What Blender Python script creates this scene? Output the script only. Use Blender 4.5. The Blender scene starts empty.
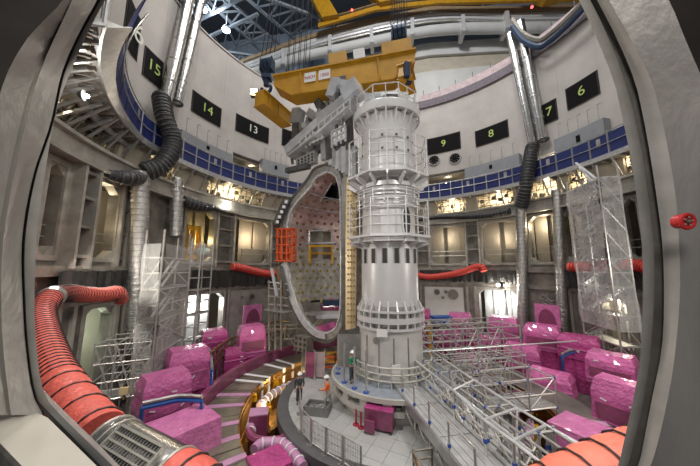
import bpy, bmesh, math, random
from mathutils import Vector, Matrix, Euler, noise
random.seed(7)
S = bpy.context.scene
COL = S.collection
rad = math.radians

# ------------------------------------------------------------------ camera
EYE = 7.9
CAMLOC = Vector((0, -18, EYE))
FPX = 260.0
PITCH, YAW = 7.8, 8.5
cam_d = bpy.data.cameras.new('camera')
cam_d.sensor_width = 36
cam_d.lens = FPX / 700 * 36
cam_d.clip_start = 0.05
cam_d.clip_end = 400
cam = bpy.data.objects.new('camera', cam_d)
cam.location = CAMLOC
cam.rotation_euler = (rad(90 + PITCH), 0, rad(YAW))
COL.objects.link(cam)
S.camera = cam
CR = Euler((rad(90 + PITCH), 0, rad(YAW))).to_matrix()

# ------------------------------------------------------------------ world, lights, exposure
w = bpy.data.worlds.new('hall_air')
S.world = w
w.use_nodes = True
w.node_tree.nodes['Background'].inputs[0].default_value = (0.62, 0.66, 0.72, 1)
w.node_tree.nodes['Background'].inputs[1].default_value = 0.16
S.view_settings.view_transform = 'Standard'
S.view_settings.look = 'None'
S.view_settings.gamma = 1
S.view_settings.use_curve_mapping = False
S.view_settings.exposure = 0.15


def area(name, loc, tgt, size, power, color=(1, 1, 1)):
    d = bpy.data.lights.new(name, 'AREA')
    d.shape = 'DISK'
    d.size = size
    d.energy = power
    d.color = color
    o = bpy.data.objects.new(name, d)
    o.location = loc
    o.rotation_euler = (Vector(tgt) - Vector(loc)).to_track_quat('-Z', 'Y').to_euler()
    COL.objects.link(o)
    return o


def point(name, loc, power, color=(1, 1, 1), r=0.15):
    d = bpy.data.lights.new(name, 'POINT')
    d.energy = power
    d.color = color
    d.shadow_soft_size = r
    o = bpy.data.objects.new(name, d)
    o.location = loc
    COL.objects.link(o)
    return o


# high bay lamps of the crane hall
for i, (x, y, p) in enumerate([(-9, -9, 3700), (10, -8, 3700), (-8, 9, 3600), (11, 10, 3600)]):
    area('hall_light', (x, y, 54), (x * 0.5, y * 0.5, 0), 5, p, (1.0, 0.97, 0.93))
area('hall_light', (0, -6, 60), (0, 33, 50), 5, 9000, (0.95, 0.97, 1))  # unseen light added and aimed to brighten the gallery wall
# unseen fill lights added on the near side of the pit, above the port
area('pit_fill', (-7.5, -13.0, 17.5), (-1, 0, 2), 1.6, 800, (1.0, 0.97, 0.92))
area('pit_fill', (8.5, -13.0, 17.5), (2, 1, 2), 1.6, 900, (1.0, 0.97, 0.92))
# lights added to brighten the lower pit, by its wall at both ends, beside the port
area('wall_fill', (-15.5, -7.5, 8.5), (-6, 3, 2), 1.2, 480, (1.0, 0.95, 0.86))
area('wall_fill', (16.5, -6.0, 9.0), (6, 2, 2), 1.2, 480, (1.0, 0.95, 0.86))
# light added behind the camera to brighten the port frame
area('port_fill', (-0.8, -20.8, 11.6), (-0.3, -15.5, 9.2), 1.6, 300, (1.0, 0.96, 0.9))


# ------------------------------------------------------------------ pixel <-> world
def ray(px, py):
    return (CR @ Vector(((px - 350) / FPX, (233 - py) / FPX, -1.0)))


def P_d(px, py, d):
    return CAMLOC + ray(px, py) * d


def P_z(px, py, z):
    r = ray(px, py)
    return CAMLOC + r * ((z - CAMLOC.z) / r.z)


def P_y(px, py, y):
    r = ray(px, py)
    return CAMLOC + r * ((y - CAMLOC.y) / r.y)


CX = 0.6


def warp(phi, z):
    """the pit wall swings inwards a little at its left end, more so higher up"""
    k = max(0.0, -97 - phi) * 0.0062
    return 1 - k * min(1.0, max(0.0, (z - 15.3) / 2.4))


def P_c(px, py, R, cx=CX):
    r = ray(px, py)
    ox, oy = CAMLOC.x - cx, CAMLOC.y
    Re = R
    for _ in range(12):
        a = r.x * r.x + r.y * r.y
        b = 2 * (ox * r.x + oy * r.y)
        c = ox * ox + oy * oy - Re * Re
        t = (-b + math.sqrt(max(b * b - 4 * a * c, 0))) / (2 * a)
        p = CAMLOC + r * t
        Rn = R * warp(math.degrees(math.atan2(p.x - cx, p.y)), p.z)
        if abs(Rn - Re) < 1e-4:
            break
        Re = 0.5 * (Re + Rn)
    return p


def phi_of(p, cx=CX):
    return math.degrees(math.atan2(p.x - cx, p.y))


def pol(phi, r, z, cx=CX):
    a = rad(phi)
    r *= warp(phi, z)
    return Vector((cx + r * math.sin(a), r * math.cos(a), z))


def proj(p):
    q = CR.transposed() @ (Vector(p) - CAMLOC)
    return (350 + FPX * q.x / -q.z, 233 - FPX * q.y / -q.z)


# ------------------------------------------------------------------ materials
M = {}


def mat(key, col, rough=0.5, metal=0.0, var=0.12, vscale=3.0, bump=0.0, bscale=20.0, emis=None, es=0.0,
        alpha=1.0, coat=0.0, stretch=(1, 1, 1), dirt=None, dirt_amt=0.5, spec=0.5):
    m = bpy.data.materials.new(key)
    m.use_nodes = True
    nt = m.node_tree
    b = nt.nodes['Principled BSDF']
    b.inputs['Roughness'].default_value = rough
    b.inputs['Metallic'].default_value = metal
    b.inputs['Coat Weight'].default_value = coat
    b.inputs['Specular IOR Level'].default_value = spec
    tc = nt.nodes.new('ShaderNodeTexCoord')
    mp = nt.nodes.new('ShaderNodeMapping')
    mp.inputs['Scale'].default_value = stretch
    nt.links.new(tc.outputs['Object'], mp.inputs[0])
    n = nt.nodes.new('ShaderNodeTexNoise')
    n.inputs['Scale'].default_value = vscale
    n.inputs['Detail'].default_value = 5
    nt.links.new(mp.outputs[0], n.inputs[0])
    r = nt.nodes.new('ShaderNodeValToRGB')
    lo = [max(0, c * (1 - var)) for c in col]
    hi = [min(1, c * (1 + var)) for c in col]
    r.color_ramp.elements[0].position = 0.3
    r.color_ramp.elements[1].position = 0.7
    r.color_ramp.elements[0].color = (*lo, 1)
    r.color_ramp.elements[1].color = (*hi, 1)
    nt.links.new(n.outputs['Fac'], r.inputs[0])
    out = r.outputs[0]
    if dirt:
        n2 = nt.nodes.new('ShaderNodeTexNoise')
        n2.inputs['Scale'].default_value = vscale * 0.45
        n2.inputs['Detail'].default_value = 8
        n2.inputs['Roughness'].default_value = 0.7
        nt.links.new(mp.outputs[0], n2.inputs[0])
        r2 = nt.nodes.new('ShaderNodeValToRGB')
        r2.color_ramp.elements[0].position = 0.52
        r2.color_ramp.elements[1].position = 0.68
        r2.color_ramp.elements[0].color = (0, 0, 0, 1)
        r2.color_ramp.elements[1].color = (dirt_amt,) * 3 + (1,)
        nt.links.new(n2.outputs['Fac'], r2.inputs[0])
        mx = nt.nodes.new('ShaderNodeMix')
        mx.data_type = 'RGBA'
        nt.links.new(r2.outputs[0], mx.inputs[0])
        nt.links.new(out, mx.inputs[6])
        mx.inputs[7].default_value = (*dirt, 1)
        out = mx.outputs[2]
    nt.links.new(out, b.inputs['Base Color'])
    if bump:
        n3 = nt.nodes.new('ShaderNodeTexNoise')
        n3.inputs['Scale'].default_value = bscale
        n3.inputs['Detail'].default_value = 4
        nt.links.new(mp.outputs[0], n3.inputs[0])
        bp = nt.nodes.new('ShaderNodeBump')
        bp.inputs['Strength'].default_value = bump
        bp.inputs['Distance'].default_value = 0.1
        nt.links.new(n3.outputs['Fac'], bp.inputs['Height'])
        nt.links.new(bp.outputs[0], b.inputs['Normal'])
    if emis:
        b.inputs['Emission Color'].default_value = (*emis, 1)
        b.inputs['Emission Strength'].default_value = es
    if alpha < 1:
        b.inputs['Alpha'].default_value = alpha
    M[key] = m
    return m


mat('concrete', (0.43, 0.40, 0.375), 0.85, 0, 0.10, 0.35, 0.15, 6, dirt=(0.33, 0.30, 0.275), dirt_amt=0.5)
mat('white_wall', (0.62, 0.61, 0.58), 0.7, 0, 0.06, 0.4)
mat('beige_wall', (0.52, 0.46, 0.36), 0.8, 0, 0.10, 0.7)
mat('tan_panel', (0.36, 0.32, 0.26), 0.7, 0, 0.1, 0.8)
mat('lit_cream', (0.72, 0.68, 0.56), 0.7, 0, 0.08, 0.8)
mat('steel', (0.26, 0.24, 0.21), 0.42, 0.5, 0.28, 1.2, 0.15, 9, dirt=(0.12, 0.105, 0.085), dirt_amt=0.65)
mat('steel_dark', (0.15, 0.14, 0.125), 0.5, 0.6, 0.3, 1.5, 0.1, 9)
mat('steel_light', (0.38, 0.36, 0.32), 0.38, 0.5, 0.2, 1.5, 0.1, 9)
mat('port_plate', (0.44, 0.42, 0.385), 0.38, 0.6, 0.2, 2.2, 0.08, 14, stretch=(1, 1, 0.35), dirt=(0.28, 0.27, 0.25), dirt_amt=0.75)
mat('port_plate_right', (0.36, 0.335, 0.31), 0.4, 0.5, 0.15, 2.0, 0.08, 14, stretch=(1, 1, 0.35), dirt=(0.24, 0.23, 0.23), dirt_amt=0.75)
mat('port_strip', (0.40, 0.38, 0.35), 0.4, 0.3, 0.15, 4)
mat('port_groove', (0.085, 0.078, 0.068), 0.7, 0.1, 0.25, 6)
mat('sill', (0.38, 0.35, 0.30), 0.5, 0.1, 0.06, 2)
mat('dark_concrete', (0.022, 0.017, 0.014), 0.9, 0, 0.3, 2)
mat('blue', (0.008, 0.017, 0.105), 0.45, 0, 0.15, 2)
mat('blue_bright', (0.02, 0.09, 0.33), 0.4)
mat('hook_blue', (0.022, 0.045, 0.09), 0.45, 0.3, 0.2, 3)
mat('galv', (0.50, 0.50, 0.50), 0.38, 0.75, 0.15, 4)
mat('galv_dull', (0.33, 0.32, 0.30), 0.5, 0.6, 0.2, 3)
mat('tube', (0.56, 0.54, 0.51), 0.36, 0.7, 0.15, 3)
mat('tube_dark', (0.28, 0.25, 0.21), 0.5, 0.5, 0.25, 3)
mat('coupler', (0.03, 0.08, 0.38), 0.4)
mat('alu', (0.68, 0.68, 0.69), 0.35, 0.6, 0.12, 2)
mat('silver_duct', (0.48, 0.47, 0.45), 0.28, 0.9, 0.15, 6, 0.5, 14)
mat('silver_pipe', (0.55, 0.54, 0.52), 0.24, 0.95, 0.1, 4, 0.1, 8)
mat('black_hose', (0.016, 0.016, 0.017), 0.45, 0, 0.3, 8, 0.5, 18)
mat('black_sheet', (0.018, 0.017, 0.016), 0.4, 0, 0.3, 3, 0.6, 4)
mat('black_panel', (0.006, 0.005, 0.006), 0.8, 0, 0.2, 3, spec=0.12)
mat('digit', (0.42, 0.55, 0.14), 0.7, 0, 0.02)
mat('digit_white', (0.66, 0.68, 0.60), 0.7, 0, 0.02)
mat('red_hose', (0.62, 0.085, 0.06), 0.55, 0, 0.15, 5, 0.3, 12)
mat('red_hose_near', (0.66, 0.115, 0.085), 0.5, 0, 0.12, 6, 0.35, 10)
mat('salmon_hose', (0.80, 0.20, 0.13), 0.5, 0, 0.1, 6, 0.3, 10)
mat('hose_wire', (0.03, 0.025, 0.025), 0.5)
mat('red', (0.5, 0.02, 0.02), 0.35)
mat('yellow', (0.47, 0.235, 0.006), 0.5, 0.0, 0.14, 1.2, 0.05, 8)
mat('yellow_bright', (0.75, 0.40, 0.01), 0.4, 0, 0.15, 4)
mat('gold', (0.50, 0.24, 0.05), 0.3, 0.85, 0.3, 1.2, 0.15, 5)
mat('gold_dark', (0.22, 0.12, 0.04), 0.4, 0.6, 0.3, 2)
mat('white_sign', (0.72, 0.70, 0.68), 0.6, 0, 0.03)
mat('sign_red', (0.35, 0.02, 0.05), 0.6, 0, 0.03)
mat('column', (0.60, 0.59, 0.585), 0.34, 0.12, 0.05, 0.8, 0.03, 6, dirt=(0.5, 0.48, 0.47), dirt_amt=0.4)
mat('column_low', (0.56, 0.55, 0.52), 0.42, 0.1, 0.08, 1.2, dirt=(0.42, 0.40, 0.38), dirt_amt=0.5)
mat('column_dark', (0.03, 0.03, 0.03), 0.6)
mat('rail_white', (0.62, 0.61, 0.60), 0.4, 0.2, 0.05)
mat('pedestal', (0.52, 0.50, 0.45), 0.5, 0.1, 0.08, 1.5)
mat('deck_blue', (0.30, 0.33, 0.38), 0.55, 0.2, 0.12, 3)
mat('rig_grey', (0.42, 0.42, 0.425), 0.4, 0.4, 0.18, 1.5)
mat('rig_dark', (0.10, 0.10, 0.10), 0.5, 0.3, 0.3, 2)
mat('rig_light', (0.58, 0.60, 0.63), 0.35, 0.35, 0.12, 1.5)
mat('vessel', (0.44, 0.42, 0.39), 0.34, 0.6, 0.35, 2.2, 0.3, 7)
mat('vessel_pink_sheen', (0.50, 0.36, 0.33), 0.36, 0.5, 0.30, 2.2, 0.35, 7)  # pinkish film reflection put into the colour of the upper inner wall
mat('vessel_frame', (0.46, 0.45, 0.42), 0.3, 0.6, 0.3, 3, 0.4, 7)
mat('vessel_edge', (0.68, 0.68, 0.69), 0.25, 0.5, 0.2, 3, 0.3, 9)
mat('boss_copper', (0.20, 0.09, 0.05), 0.45, 0.5, 0.2)
mat('boss_yellow', (0.34, 0.27, 0.06), 0.45, 0.4, 0.2)
mat('shield', (0.74, 0.58, 0.33), 0.4, 0.25, 0.07, 1.5)
mat('shield_hole', (0.25, 0.15, 0.06), 0.6)
mat('orange', (0.52, 0.07, 0.012), 0.5, 0, 0.15, 3)
mat('pink', (0.56, 0.125, 0.33), 0.22, 0, 0.18, 1.6, 0.8, 5.5, coat=0.5)
mat('pink_light', (0.60, 0.18, 0.39), 0.2, 0, 0.16, 1.6, 0.8, 5.5, coat=0.5)
mat('magenta', (0.42, 0.055, 0.21), 0.24, 0, 0.2, 1.6, 0.8, 5.5, coat=0.5)
mat('plum', (0.23, 0.05, 0.115), 0.35, 0, 0.2, 1.6, 0.4, 4, coat=0.2)
mat('lilac', (0.47, 0.24, 0.39), 0.4, 0, 0.12, 2)
mat('white_tape', (0.76, 0.74, 0.76), 0.5, 0, 0.05)
mat('floor_tile', (0.46, 0.46, 0.45), 0.42, 0.15, 0.07, 1.5, dirt=(0.34, 0.34, 0.33), dirt_amt=0.5)
mat('floor_joint', (0.33, 0.33, 0.325), 0.6)
mat('floor_rim', (0.13, 0.13, 0.135), 0.45, 0.3, 0.12, 2)
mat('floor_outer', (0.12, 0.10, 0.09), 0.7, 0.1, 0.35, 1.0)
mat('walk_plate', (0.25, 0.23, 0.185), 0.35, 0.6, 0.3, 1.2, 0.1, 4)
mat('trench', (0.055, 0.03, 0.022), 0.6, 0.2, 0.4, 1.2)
mat('net', (0.80, 0.79, 0.76), 0.6, 0, 0.15, 3, alpha=0.27)
mat('film', (0.80, 0.79, 0.77), 0.3, 0, 0.15, 3, alpha=0.3)
mat('siding', (0.27, 0.32, 0.38), 0.6, 0.1, 0.1, 0.5)
mat('truss', (0.36, 0.39, 0.42), 0.5, 0.2, 0.1)
mat('roof', (0.05, 0.055, 0.065), 0.8)
mat('grey_casing', (0.25, 0.26, 0.28), 0.5, 0.3, 0.08, 1.5)
mat('tarp_band', (0.42, 0.32, 0.33), 0.6, 0, 0.2, 1.5, 0.4, 5)
mat('mesh_band', (0.13, 0.11, 0.13), 0.7, 0, 0.5, 9, 0.5, 20)
mat('lamp', (1, 1, 1), 0.5, emis=(1, 0.97, 0.9), es=30)
mat('lamp_cool', (1, 1, 1), 0.5, emis=(0.8, 0.9, 1), es=25)
mat('lamp_warm', (1, 1, 1), 0.5, emis=(1, 0.75, 0.4), es=12)
mat('lamp_red', (1, 0.1, 0.1), 0.5, emis=(1, 0.06, 0.05), es=6)
mat('rope', (0.012, 0.013, 0.016), 1.0, 0.0, spec=0.05)
mat('skin', (0.45, 0.26, 0.18), 0.6)
mat('trousers', (0.30, 0.29, 0.27), 0.8)
mat('dark_cloth', (0.05, 0.055, 0.055), 0.8)
mat('green_cloth', (0.02, 0.17, 0.10), 0.7)
mat('hi_vis', (0.80, 0.15, 0.03), 0.6)
mat('hi_vis_strip', (0.75, 0.74, 0.60), 0.4)
mat('helmet', (0.80, 0.79, 0.76), 0.35)
mat('crate_grey', (0.20, 0.20, 0.20), 0.5, 0.3, 0.15, 3)
mat('green_glass', (0.45, 0.6, 0.5), 0.4)
mat('brown_wood', (0.30, 0.21, 0.12), 0.7, 0, 0.2, 3)


# ------------------------------------------------------------------ mesh builder
class MB:
    def __init__(s):
        s.v, s.f = [], []

    def quad(s, a, b, c, d):
        n = len(s.v)
        s.v += [Vector(a), Vector(b), Vector(c), Vector(d)]
        s.f.append((n, n + 1, n + 2, n + 3))
        return s

    def poly(s, pts):
        n = len(s.v)
        s.v += [Vector(p) for p in pts]
        s.f.append(tuple(range(n, n + len(pts))))
        return s

    def hexa(s, b, t):
        """b, t: two loops of equal length, closed solid"""
        n, k = len(s.v), len(b)
        s.v += [Vector(p) for p in b] + [Vector(p) for p in t]
        s.f.append(tuple(range(n + k - 1, n - 1, -1)))
        s.f.append(tuple(range(n + k, n + 2 * k)))
        for i in range(k):
            j = (i + 1) % k
            s.f.append((n + i, n + j, n + k + j, n + k + i))
        return s

    def box(s, c, size, rz=0.0, rot=None):
        c = Vector(c)
        hx, hy, hz = size[0] / 2, size[1] / 2, size[2] / 2
        R = rot if rot else Matrix.Rotation(rz, 3, 'Z')
        q = [(-hx, -hy), (hx, -hy), (hx, hy), (-hx, hy)]
        return s.hexa([c + R @ Vector((x, y, -hz)) for x, y in q], [c + R @ Vector((x, y, hz)) for x, y in q])

    def beam(s, p0, p1, wd, ht, up=(0, 0, 1)):
        p0, p1 = Vector(p0), Vector(p1)
        d = (p1 - p0).normalized()
        u = Vector(up)
        r = d.cross(u)
        if r.length < 1e-4:
            r = d.cross(Vector((1, 0, 0)))
        r.normalize()
        u = r.cross(d)
        q = [(-wd / 2, -ht / 2), (wd / 2, -ht / 2), (wd / 2, ht / 2), (-wd / 2, ht / 2)]
        return s.hexa([p0 + r * a + u * b for a, b in q][::-1], [p1 + r * a + u * b for a, b in q][::-1])

    def tube(s, p0, p1, r, n=6, r1=None):
        p0, p1 = Vector(p0), Vector(p1)
        d = (p1 - p0)
        if d.length < 1e-6:
            return s
        d.normalize()
        a = d.orthogonal().normalized()
        b = d.cross(a)
        r1 = r if r1 is None else r1
        A, B = [], []
        for i in range(n):
            t = 2 * math.pi * i / n
            o = a * math.cos(t) + b * math.sin(t)
            A.append(p0 + o * r)
            B.append(p1 + o * r1)
        return s.hexa(A, B)

    def sweep(s, pts, rs, n=10, cap=True):
        pts = [Vector(p) for p in pts]
        if not isinstance(rs, (list, tuple)):
            rs = [rs] * len(pts)
        base = len(s.v)
        prev = None
        for i, p in enumerate(pts):
            d = (pts[min(i + 1, len(pts) - 1)] - pts[max(i - 1, 0)]).normalized()
            if prev is None:
                a = d.orthogonal().normalized()
            else:
                a = (prev - d * prev.dot(d)).normalized()
            prev = a
            b = d.cross(a)
            for k in range(n):
                t = 2 * math.pi * k / n
                s.v.append(p + (a * math.cos(t) + b * math.sin(t)) * rs[i])
        for i in range(len(pts) - 1):
            for k in range(n):
                k2 = (k + 1) % n
                s.f.append((base + i * n + k, base + i * n + k2, base + (i + 1) * n + k2, base + (i + 1) * n + k))
        if cap:
            s.f.append(tuple(base + k for k in range(n - 1, -1, -1)))
            s.f.append(tuple(base + (len(pts) - 1) * n + k for k in range(n)))
        return s

    def lathe(s, prof, n=32, c=(0, 0), a0=0.0, a1=360.0):
        base = len(s.v)
        full = abs(a1 - a0) >= 359.9
        cols = n if full else n + 1
        for r, z in prof:
            for k in range(cols):
                a = rad(a0 + (a1 - a0) * k / n)
                s.v.append(Vector((c[0] + r * math.sin(a), c[1] + r * math.cos(a), z)))
        for i in range(len(prof) - 1):
            for k in range(n):
                k2 = (k + 1) % cols
                s.f.append((base + i * cols + k, base + i * cols + k2, base + (i + 1) * cols + k2, base + (i + 1) * cols + k))
        return s

    def ring(s, r0, r1, z0, z1, n=32, c=(0, 0), a0=0.0, a1=360.0):
        s.lathe([(r0, z0), (r1, z0), (r1, z1), (r0, z1), (r0, z0)], n, c, a0, a1)
        if abs(a1 - a0) < 359.9:
            for a in (a0, a1):
                q = rad(a)
                sx, cy = math.sin(q), math.cos(q)
                s.quad(*[(c[0] + r * sx, c[1] + r * cy, z) for r, z in ((r0, z0), (r1, z0), (r1, z1), (r0, z1))])
        return s

    def torus(s, c, R, r, axis=(0, 0, 1), n=20, m=6):
        c = Vector(c)
        ax = Vector(axis).normalized()
        a = ax.orthogonal().normalized()
        b = ax.cross(a)
        base = len(s.v)
        for i in range(n):
            t = 2 * math.pi * i / n
            o = a * math.cos(t) + b * math.sin(t)
            for k in range(m):
                u = 2 * math.pi * k / m
                s.v.append(c + o * (R + r * math.cos(u)) + ax * (r * math.sin(u)))
        for i in range(n):
            for k in range(m):
                i2, k2 = (i + 1) % n, (k + 1) % m
                s.f.append((base + i * m + k, base + i2 * m + k, base + i2 * m + k2, base + i * m + k2))
        return s

    def ball(s, c, r, n=10, m=6, sc=(1, 1, 1)):
        c = Vector(c)
        base = len(s.v)
        for j in range(m + 1):
            th = math.pi * j / m
            for i in range(n):
                ph = 2 * math.pi * i / n
                s.v.append(c + Vector((r * sc[0] * math.sin(th) * math.cos(ph), r * sc[1] * math.sin(th) * math.sin(ph), r * sc[2] * math.cos(th))))
        for j in range(m):
            for i in range(n):
                i2 = (i + 1) % n
                s.f.append((base + j * n + i, base + (j + 1) * n + i, base + (j + 1) * n + i2, base + j * n + i2))
        return s

    def loft(s, rows):
        base = len(s.v)
        k = len(rows[0])
        for r in rows:
            s.v += [Vector(p) for p in r]
        for i in range(len(rows) - 1):
            for j in range(k - 1):
                s.f.append((base + i * k + j, base + i * k + j + 1, base + (i + 1) * k + j + 1, base + (i + 1) * k + j))
        return s

    def slab(s, front, off):
        """front: grid of rows; off: thickness vector; closed slab"""
        R, K = len(front), len(front[0])
        off = Vector(off)
        s.loft(front)
        back = [[Vector(p) + off for p in r] for r in front]
        s.loft(back)
        edge = [front[0][j] for j in range(K)] + [front[i][K - 1] for i in range(1, R)] + [front[R - 1][j] for j in range(K - 2, -1, -1)] + [front[i][0] for i in range(R - 2, 0, -1)]
        eb = [Vector(p) + off for p in edge]
        for i in range(len(edge)):
            j = (i + 1) % len(edge)
            s.quad(edge[i], edge[j], eb[j], eb[i])
        return s

    def build(s, name, m, parent=None, smooth=False, local=False, solid=0.0):
        me = bpy.data.meshes.new(name)
        off = Vector((0, 0, 0))
        if parent is not None and not local:
            off = wloc(parent)
        me.from_pydata([tuple(v - off) for v in s.v], [], s.f)
        bm = bmesh.new()
        bm.from_mesh(me)
        bmesh.ops.remove_doubles(bm, verts=bm.verts, dist=1e-5)
        bmesh.ops.recalc_face_normals(bm, faces=bm.faces)
        bm.to_mesh(me)
        bm.free()
        if smooth:
            for p in me.polygons:
                p.use_smooth = True
            try:
                me.set_sharp_from_angle(angle=rad(40))
            except Exception:
                pass
        me.materials.append(M[m] if isinstance(m, str) else m)
        o = bpy.data.objects.new(name, me)
        if parent is not None:
            o.parent = parent
        COL.objects.link(o)
        if solid:
            md = o.modifiers.new('thickness', 'SOLIDIFY')
            md.thickness = solid
            md.offset = 0
        return o


def wloc(o):
    p = Vector((0, 0, 0))
    while o is not None:
        p = p + o.location
        o = o.parent
    return p


def tag(o, label, cat, group=None):
    o['label'] = label
    o['category'] = cat
    if group:
        o['group'] = group
    return o


def thing(name, label, cat, loc=(0, 0, 0), group=None):
    o = bpy.data.objects.new(name, None)
    o.empty_display_size = 0.3
    o.location = loc
    COL.objects.link(o)
    return tag(o, label, cat, group)


def struct(o):
    o['kind'] = 'structure'
    return o


def copy_tree(o, parent=None):
    c = o.copy()
    COL.objects.link(c)
    if parent is not None:
        c.parent = parent
    for ch in list(o.children):
        copy_tree(ch, c)
    return c


def smooth_path(pts, sub=6):
    """Catmull-Rom through points"""
    pts = [Vector(p) for p in pts]
    out = []
    n = len(pts)
    for i in range(n - 1):
        p0, p1, p2, p3 = pts[max(i - 1, 0)], pts[i], pts[i + 1], pts[min(i + 2, n - 1)]
        for k in range(sub):
            t = k / sub
            out.append(0.5 * ((2 * p1) + (p2 - p0) * t + (2 * p0 - 5 * p1 + 4 * p2 - p3) * t * t + (3 * p1 - p0 - 3 * p2 + p3) * t ** 3))
    out.append(pts[-1])
    return out


def resample(pts, step):
    out = [pts[0]]
    acc = 0
    for a, b in zip(pts, pts[1:]):
        L = (b - a).length
        t = step - acc
        while t <= L:
            out.append(a + (b - a) * (t / L))
            t += step
        acc = (acc + L) % step if L else acc
    return out


def text(body, loc, size, m, parent, xdir, ydir, name='digit', depth=0.005):
    cu = bpy.data.curves.new(name, 'FONT')
    cu.body = body
    cu.size = size
    cu.align_x = 'CENTER'
    cu.align_y = 'CENTER'
    cu.extrude = depth
    cu.offset = 0.0
    cu.resolution_u = 3
    tmp = bpy.data.objects.new('tmp_text', cu)
    COL.objects.link(tmp)
    bpy.context.view_layer.update()
    me = bpy.data.meshes.new_from_object(tmp.evaluated_get(bpy.context.evaluated_depsgraph_get()))
    bpy.data.objects.remove(tmp)
    me.materials.clear()
    me.materials.append(M[m])
    o = bpy.data.objects.new(name, me)
    x = Vector(xdir).normalized()
    y = Vector(ydir)
    y = (y - x * y.dot(x)).normalized()
    z = x.cross(y)
    Rm = Matrix((x, y, z)).transposed().to_4x4()
    Rm.translation = Vector(loc) - wloc(parent)
    o.parent = parent
    o.matrix_local = Rm
    COL.objects.link(o)
    return o


def tb(parent, name, m, p0, p1, r, n=6, smooth=True):
    """one tube as one part"""
    return MB().tube(p0, p1, r, n).build(name, m, parent, smooth=smooth)


def bx(parent, name, m, c, size, rz=0.0, rot=None):
    return MB().box(c, size, rz, rot).build(name, m, parent)


def bm_(parent, name, m, p0, p1, wd, ht, up=(0, 0, 1)):
    return MB().beam(p0, p1, wd, ht, up).build(name, m, parent)
# =================================================================== SETTING
RW = 19.5          # lower wall radius
RU = 20.0          # upper concrete wall
zdeck = P_c(440, 198, 18.6).z
ztop = P_c(440, 184.5, 18.6).z


def col_of(px, py, R):
    return phi_of(P_c(px, py, R))


def ring_wall(mb, R, thick, ph0, ph1, z0, z1, openings, step=4.0):
    ps = {ph0, ph1}
    zs = {z0, z1}
    for a, b, c, d in openings:
        ps |= {a, b}
        zs |= {c, d}
    k = ph0
    while k < ph1:
        ps.add(k)
        k += step
    ps = sorted(p for p in ps if ph0 <= p <= ph1)
    zs = sorted(z for z in zs if z0 <= z <= z1)
    ps = [p for i, p in enumerate(ps) if i == 0 or p - ps[i - 1] > 1e-4]

    def is_open(i, j):
        if i < 0 or j < 0 or i >= len(ps) - 1 or j >= len(zs) - 1:
            return True
        pm, zm = (ps[i] + ps[i + 1]) / 2, (zs[j] + zs[j + 1]) / 2
        return any(a < pm < b and c < zm < d for a, b, c, d in openings)
    for i in range(len(ps) - 1):
        for j in range(len(zs) - 1):
            if is_open(i, j):
                continue
            a, b, c, d = ps[i], ps[i + 1], zs[j], zs[j + 1]
            I = [pol(a, R, c), pol(b, R, c), pol(b, R, d), pol(a, R, d)]
            O = [pol(a, R + thick, c), pol(b, R + thick, c), pol(b, R + thick, d), pol(a, R + thick, d)]
            mb.quad(*I)
            mb.quad(*O)
            for (di, dj, e0, e1) in ((0, -1, 0, 1), (1, 0, 1, 2), (0, 1, 2, 3), (-1, 0, 3, 0)):
                if is_open(i + di, j + dj):
                    mb.quad(I[e0], I[e1], O[e1], O[e0])


def arc_beam(mb, R0, R1, z0, z1, a0, a1, step=3.0):
    n = max(2, int(abs(a1 - a0) / step))
    A = [a0 + (a1 - a0) * k / n for k in range(n + 1)]
    base = len(mb.v)
    for p in A:
        mb.v += [pol(p, R0, z0), pol(p, R1, z0), pol(p, R1, z1), pol(p, R0, z1)]
    for k in range(n):
        for j in range(4):
            j2 = (j + 1) % 4
            mb.f.append((base + 4 * k + j, base + 4 * k + 4 + j, base + 4 * k + 4 + j2, base + 4 * k + j2))
    mb.f.append((base, base + 1, base + 2, base + 3))
    e = base + 4 * n
    mb.f.append((e + 3, e + 2, e + 1, e))


PH0, PH1 = -135, 128

# ---------------- lower steel wall
zU0, zU1 = 8.6, 13.5
zL0, zL1 = -1.2, 5.4


def span(px0, px1, py):
    return col_of(px0, py, RW), col_of(px1, py, RW)


upper_spans = [span(37, 55, 232), span(81, 114, 232), span(184, 212, 245), span(233, 268, 245),
               span(431, 465, 245), span(483, 521, 245), span(531, 560, 245), span(567, 583, 240), span(626, 642, 235)]
lower_spans = [span(80, 107, 345), span(182, 222, 315), span(480, 518, 305), span(604, 628, 310)]
ops = [(a, b, zU0, zU1) for a, b in upper_spans] + [(a, b, zL0, zL1) for a, b in lower_spans]
mb = MB()
ring_wall(mb, RW, 0.7, PH0, PH1, -1.6, 14.0, ops)
wall_lower = struct(mb.build('wall_lower', 'steel'))
# frames round the openings
for k, (a, b, c, d) in enumerate(ops):
    f = MB()
    R0, R1, t = RW - 0.14, RW, 0.28
    da = math.degrees(t / RW)
    arc_beam(f, R0, R1, d, d + t, a - da, b + da)
    arc_beam(f, R0, R1, c - t, c, a - da, b + da)
    arc_beam(f, R0, R1, c, d, a - da, a)
    arc_beam(f, R0, R1, c, d, b, b + da)
    for (pa, sa) in ((a, 1), (b, -1)):       # chamfered corners
        for (zc, sz) in ((c, 1), (d, -1)):
            L = 0.5
            dl = math.degrees(L / RW) * sa
            f.hexa([pol(pa, RW, zc), pol(pa + dl, RW, zc), pol(pa, RW, zc + sz * L)],
                   [pol(pa, RW + 0.6, zc), pol(pa + dl, RW + 0.6, zc), pol(pa, RW + 0.6, zc + sz * L)])
    f.build('opening_frame', 'steel_light', wall_lower)
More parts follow.
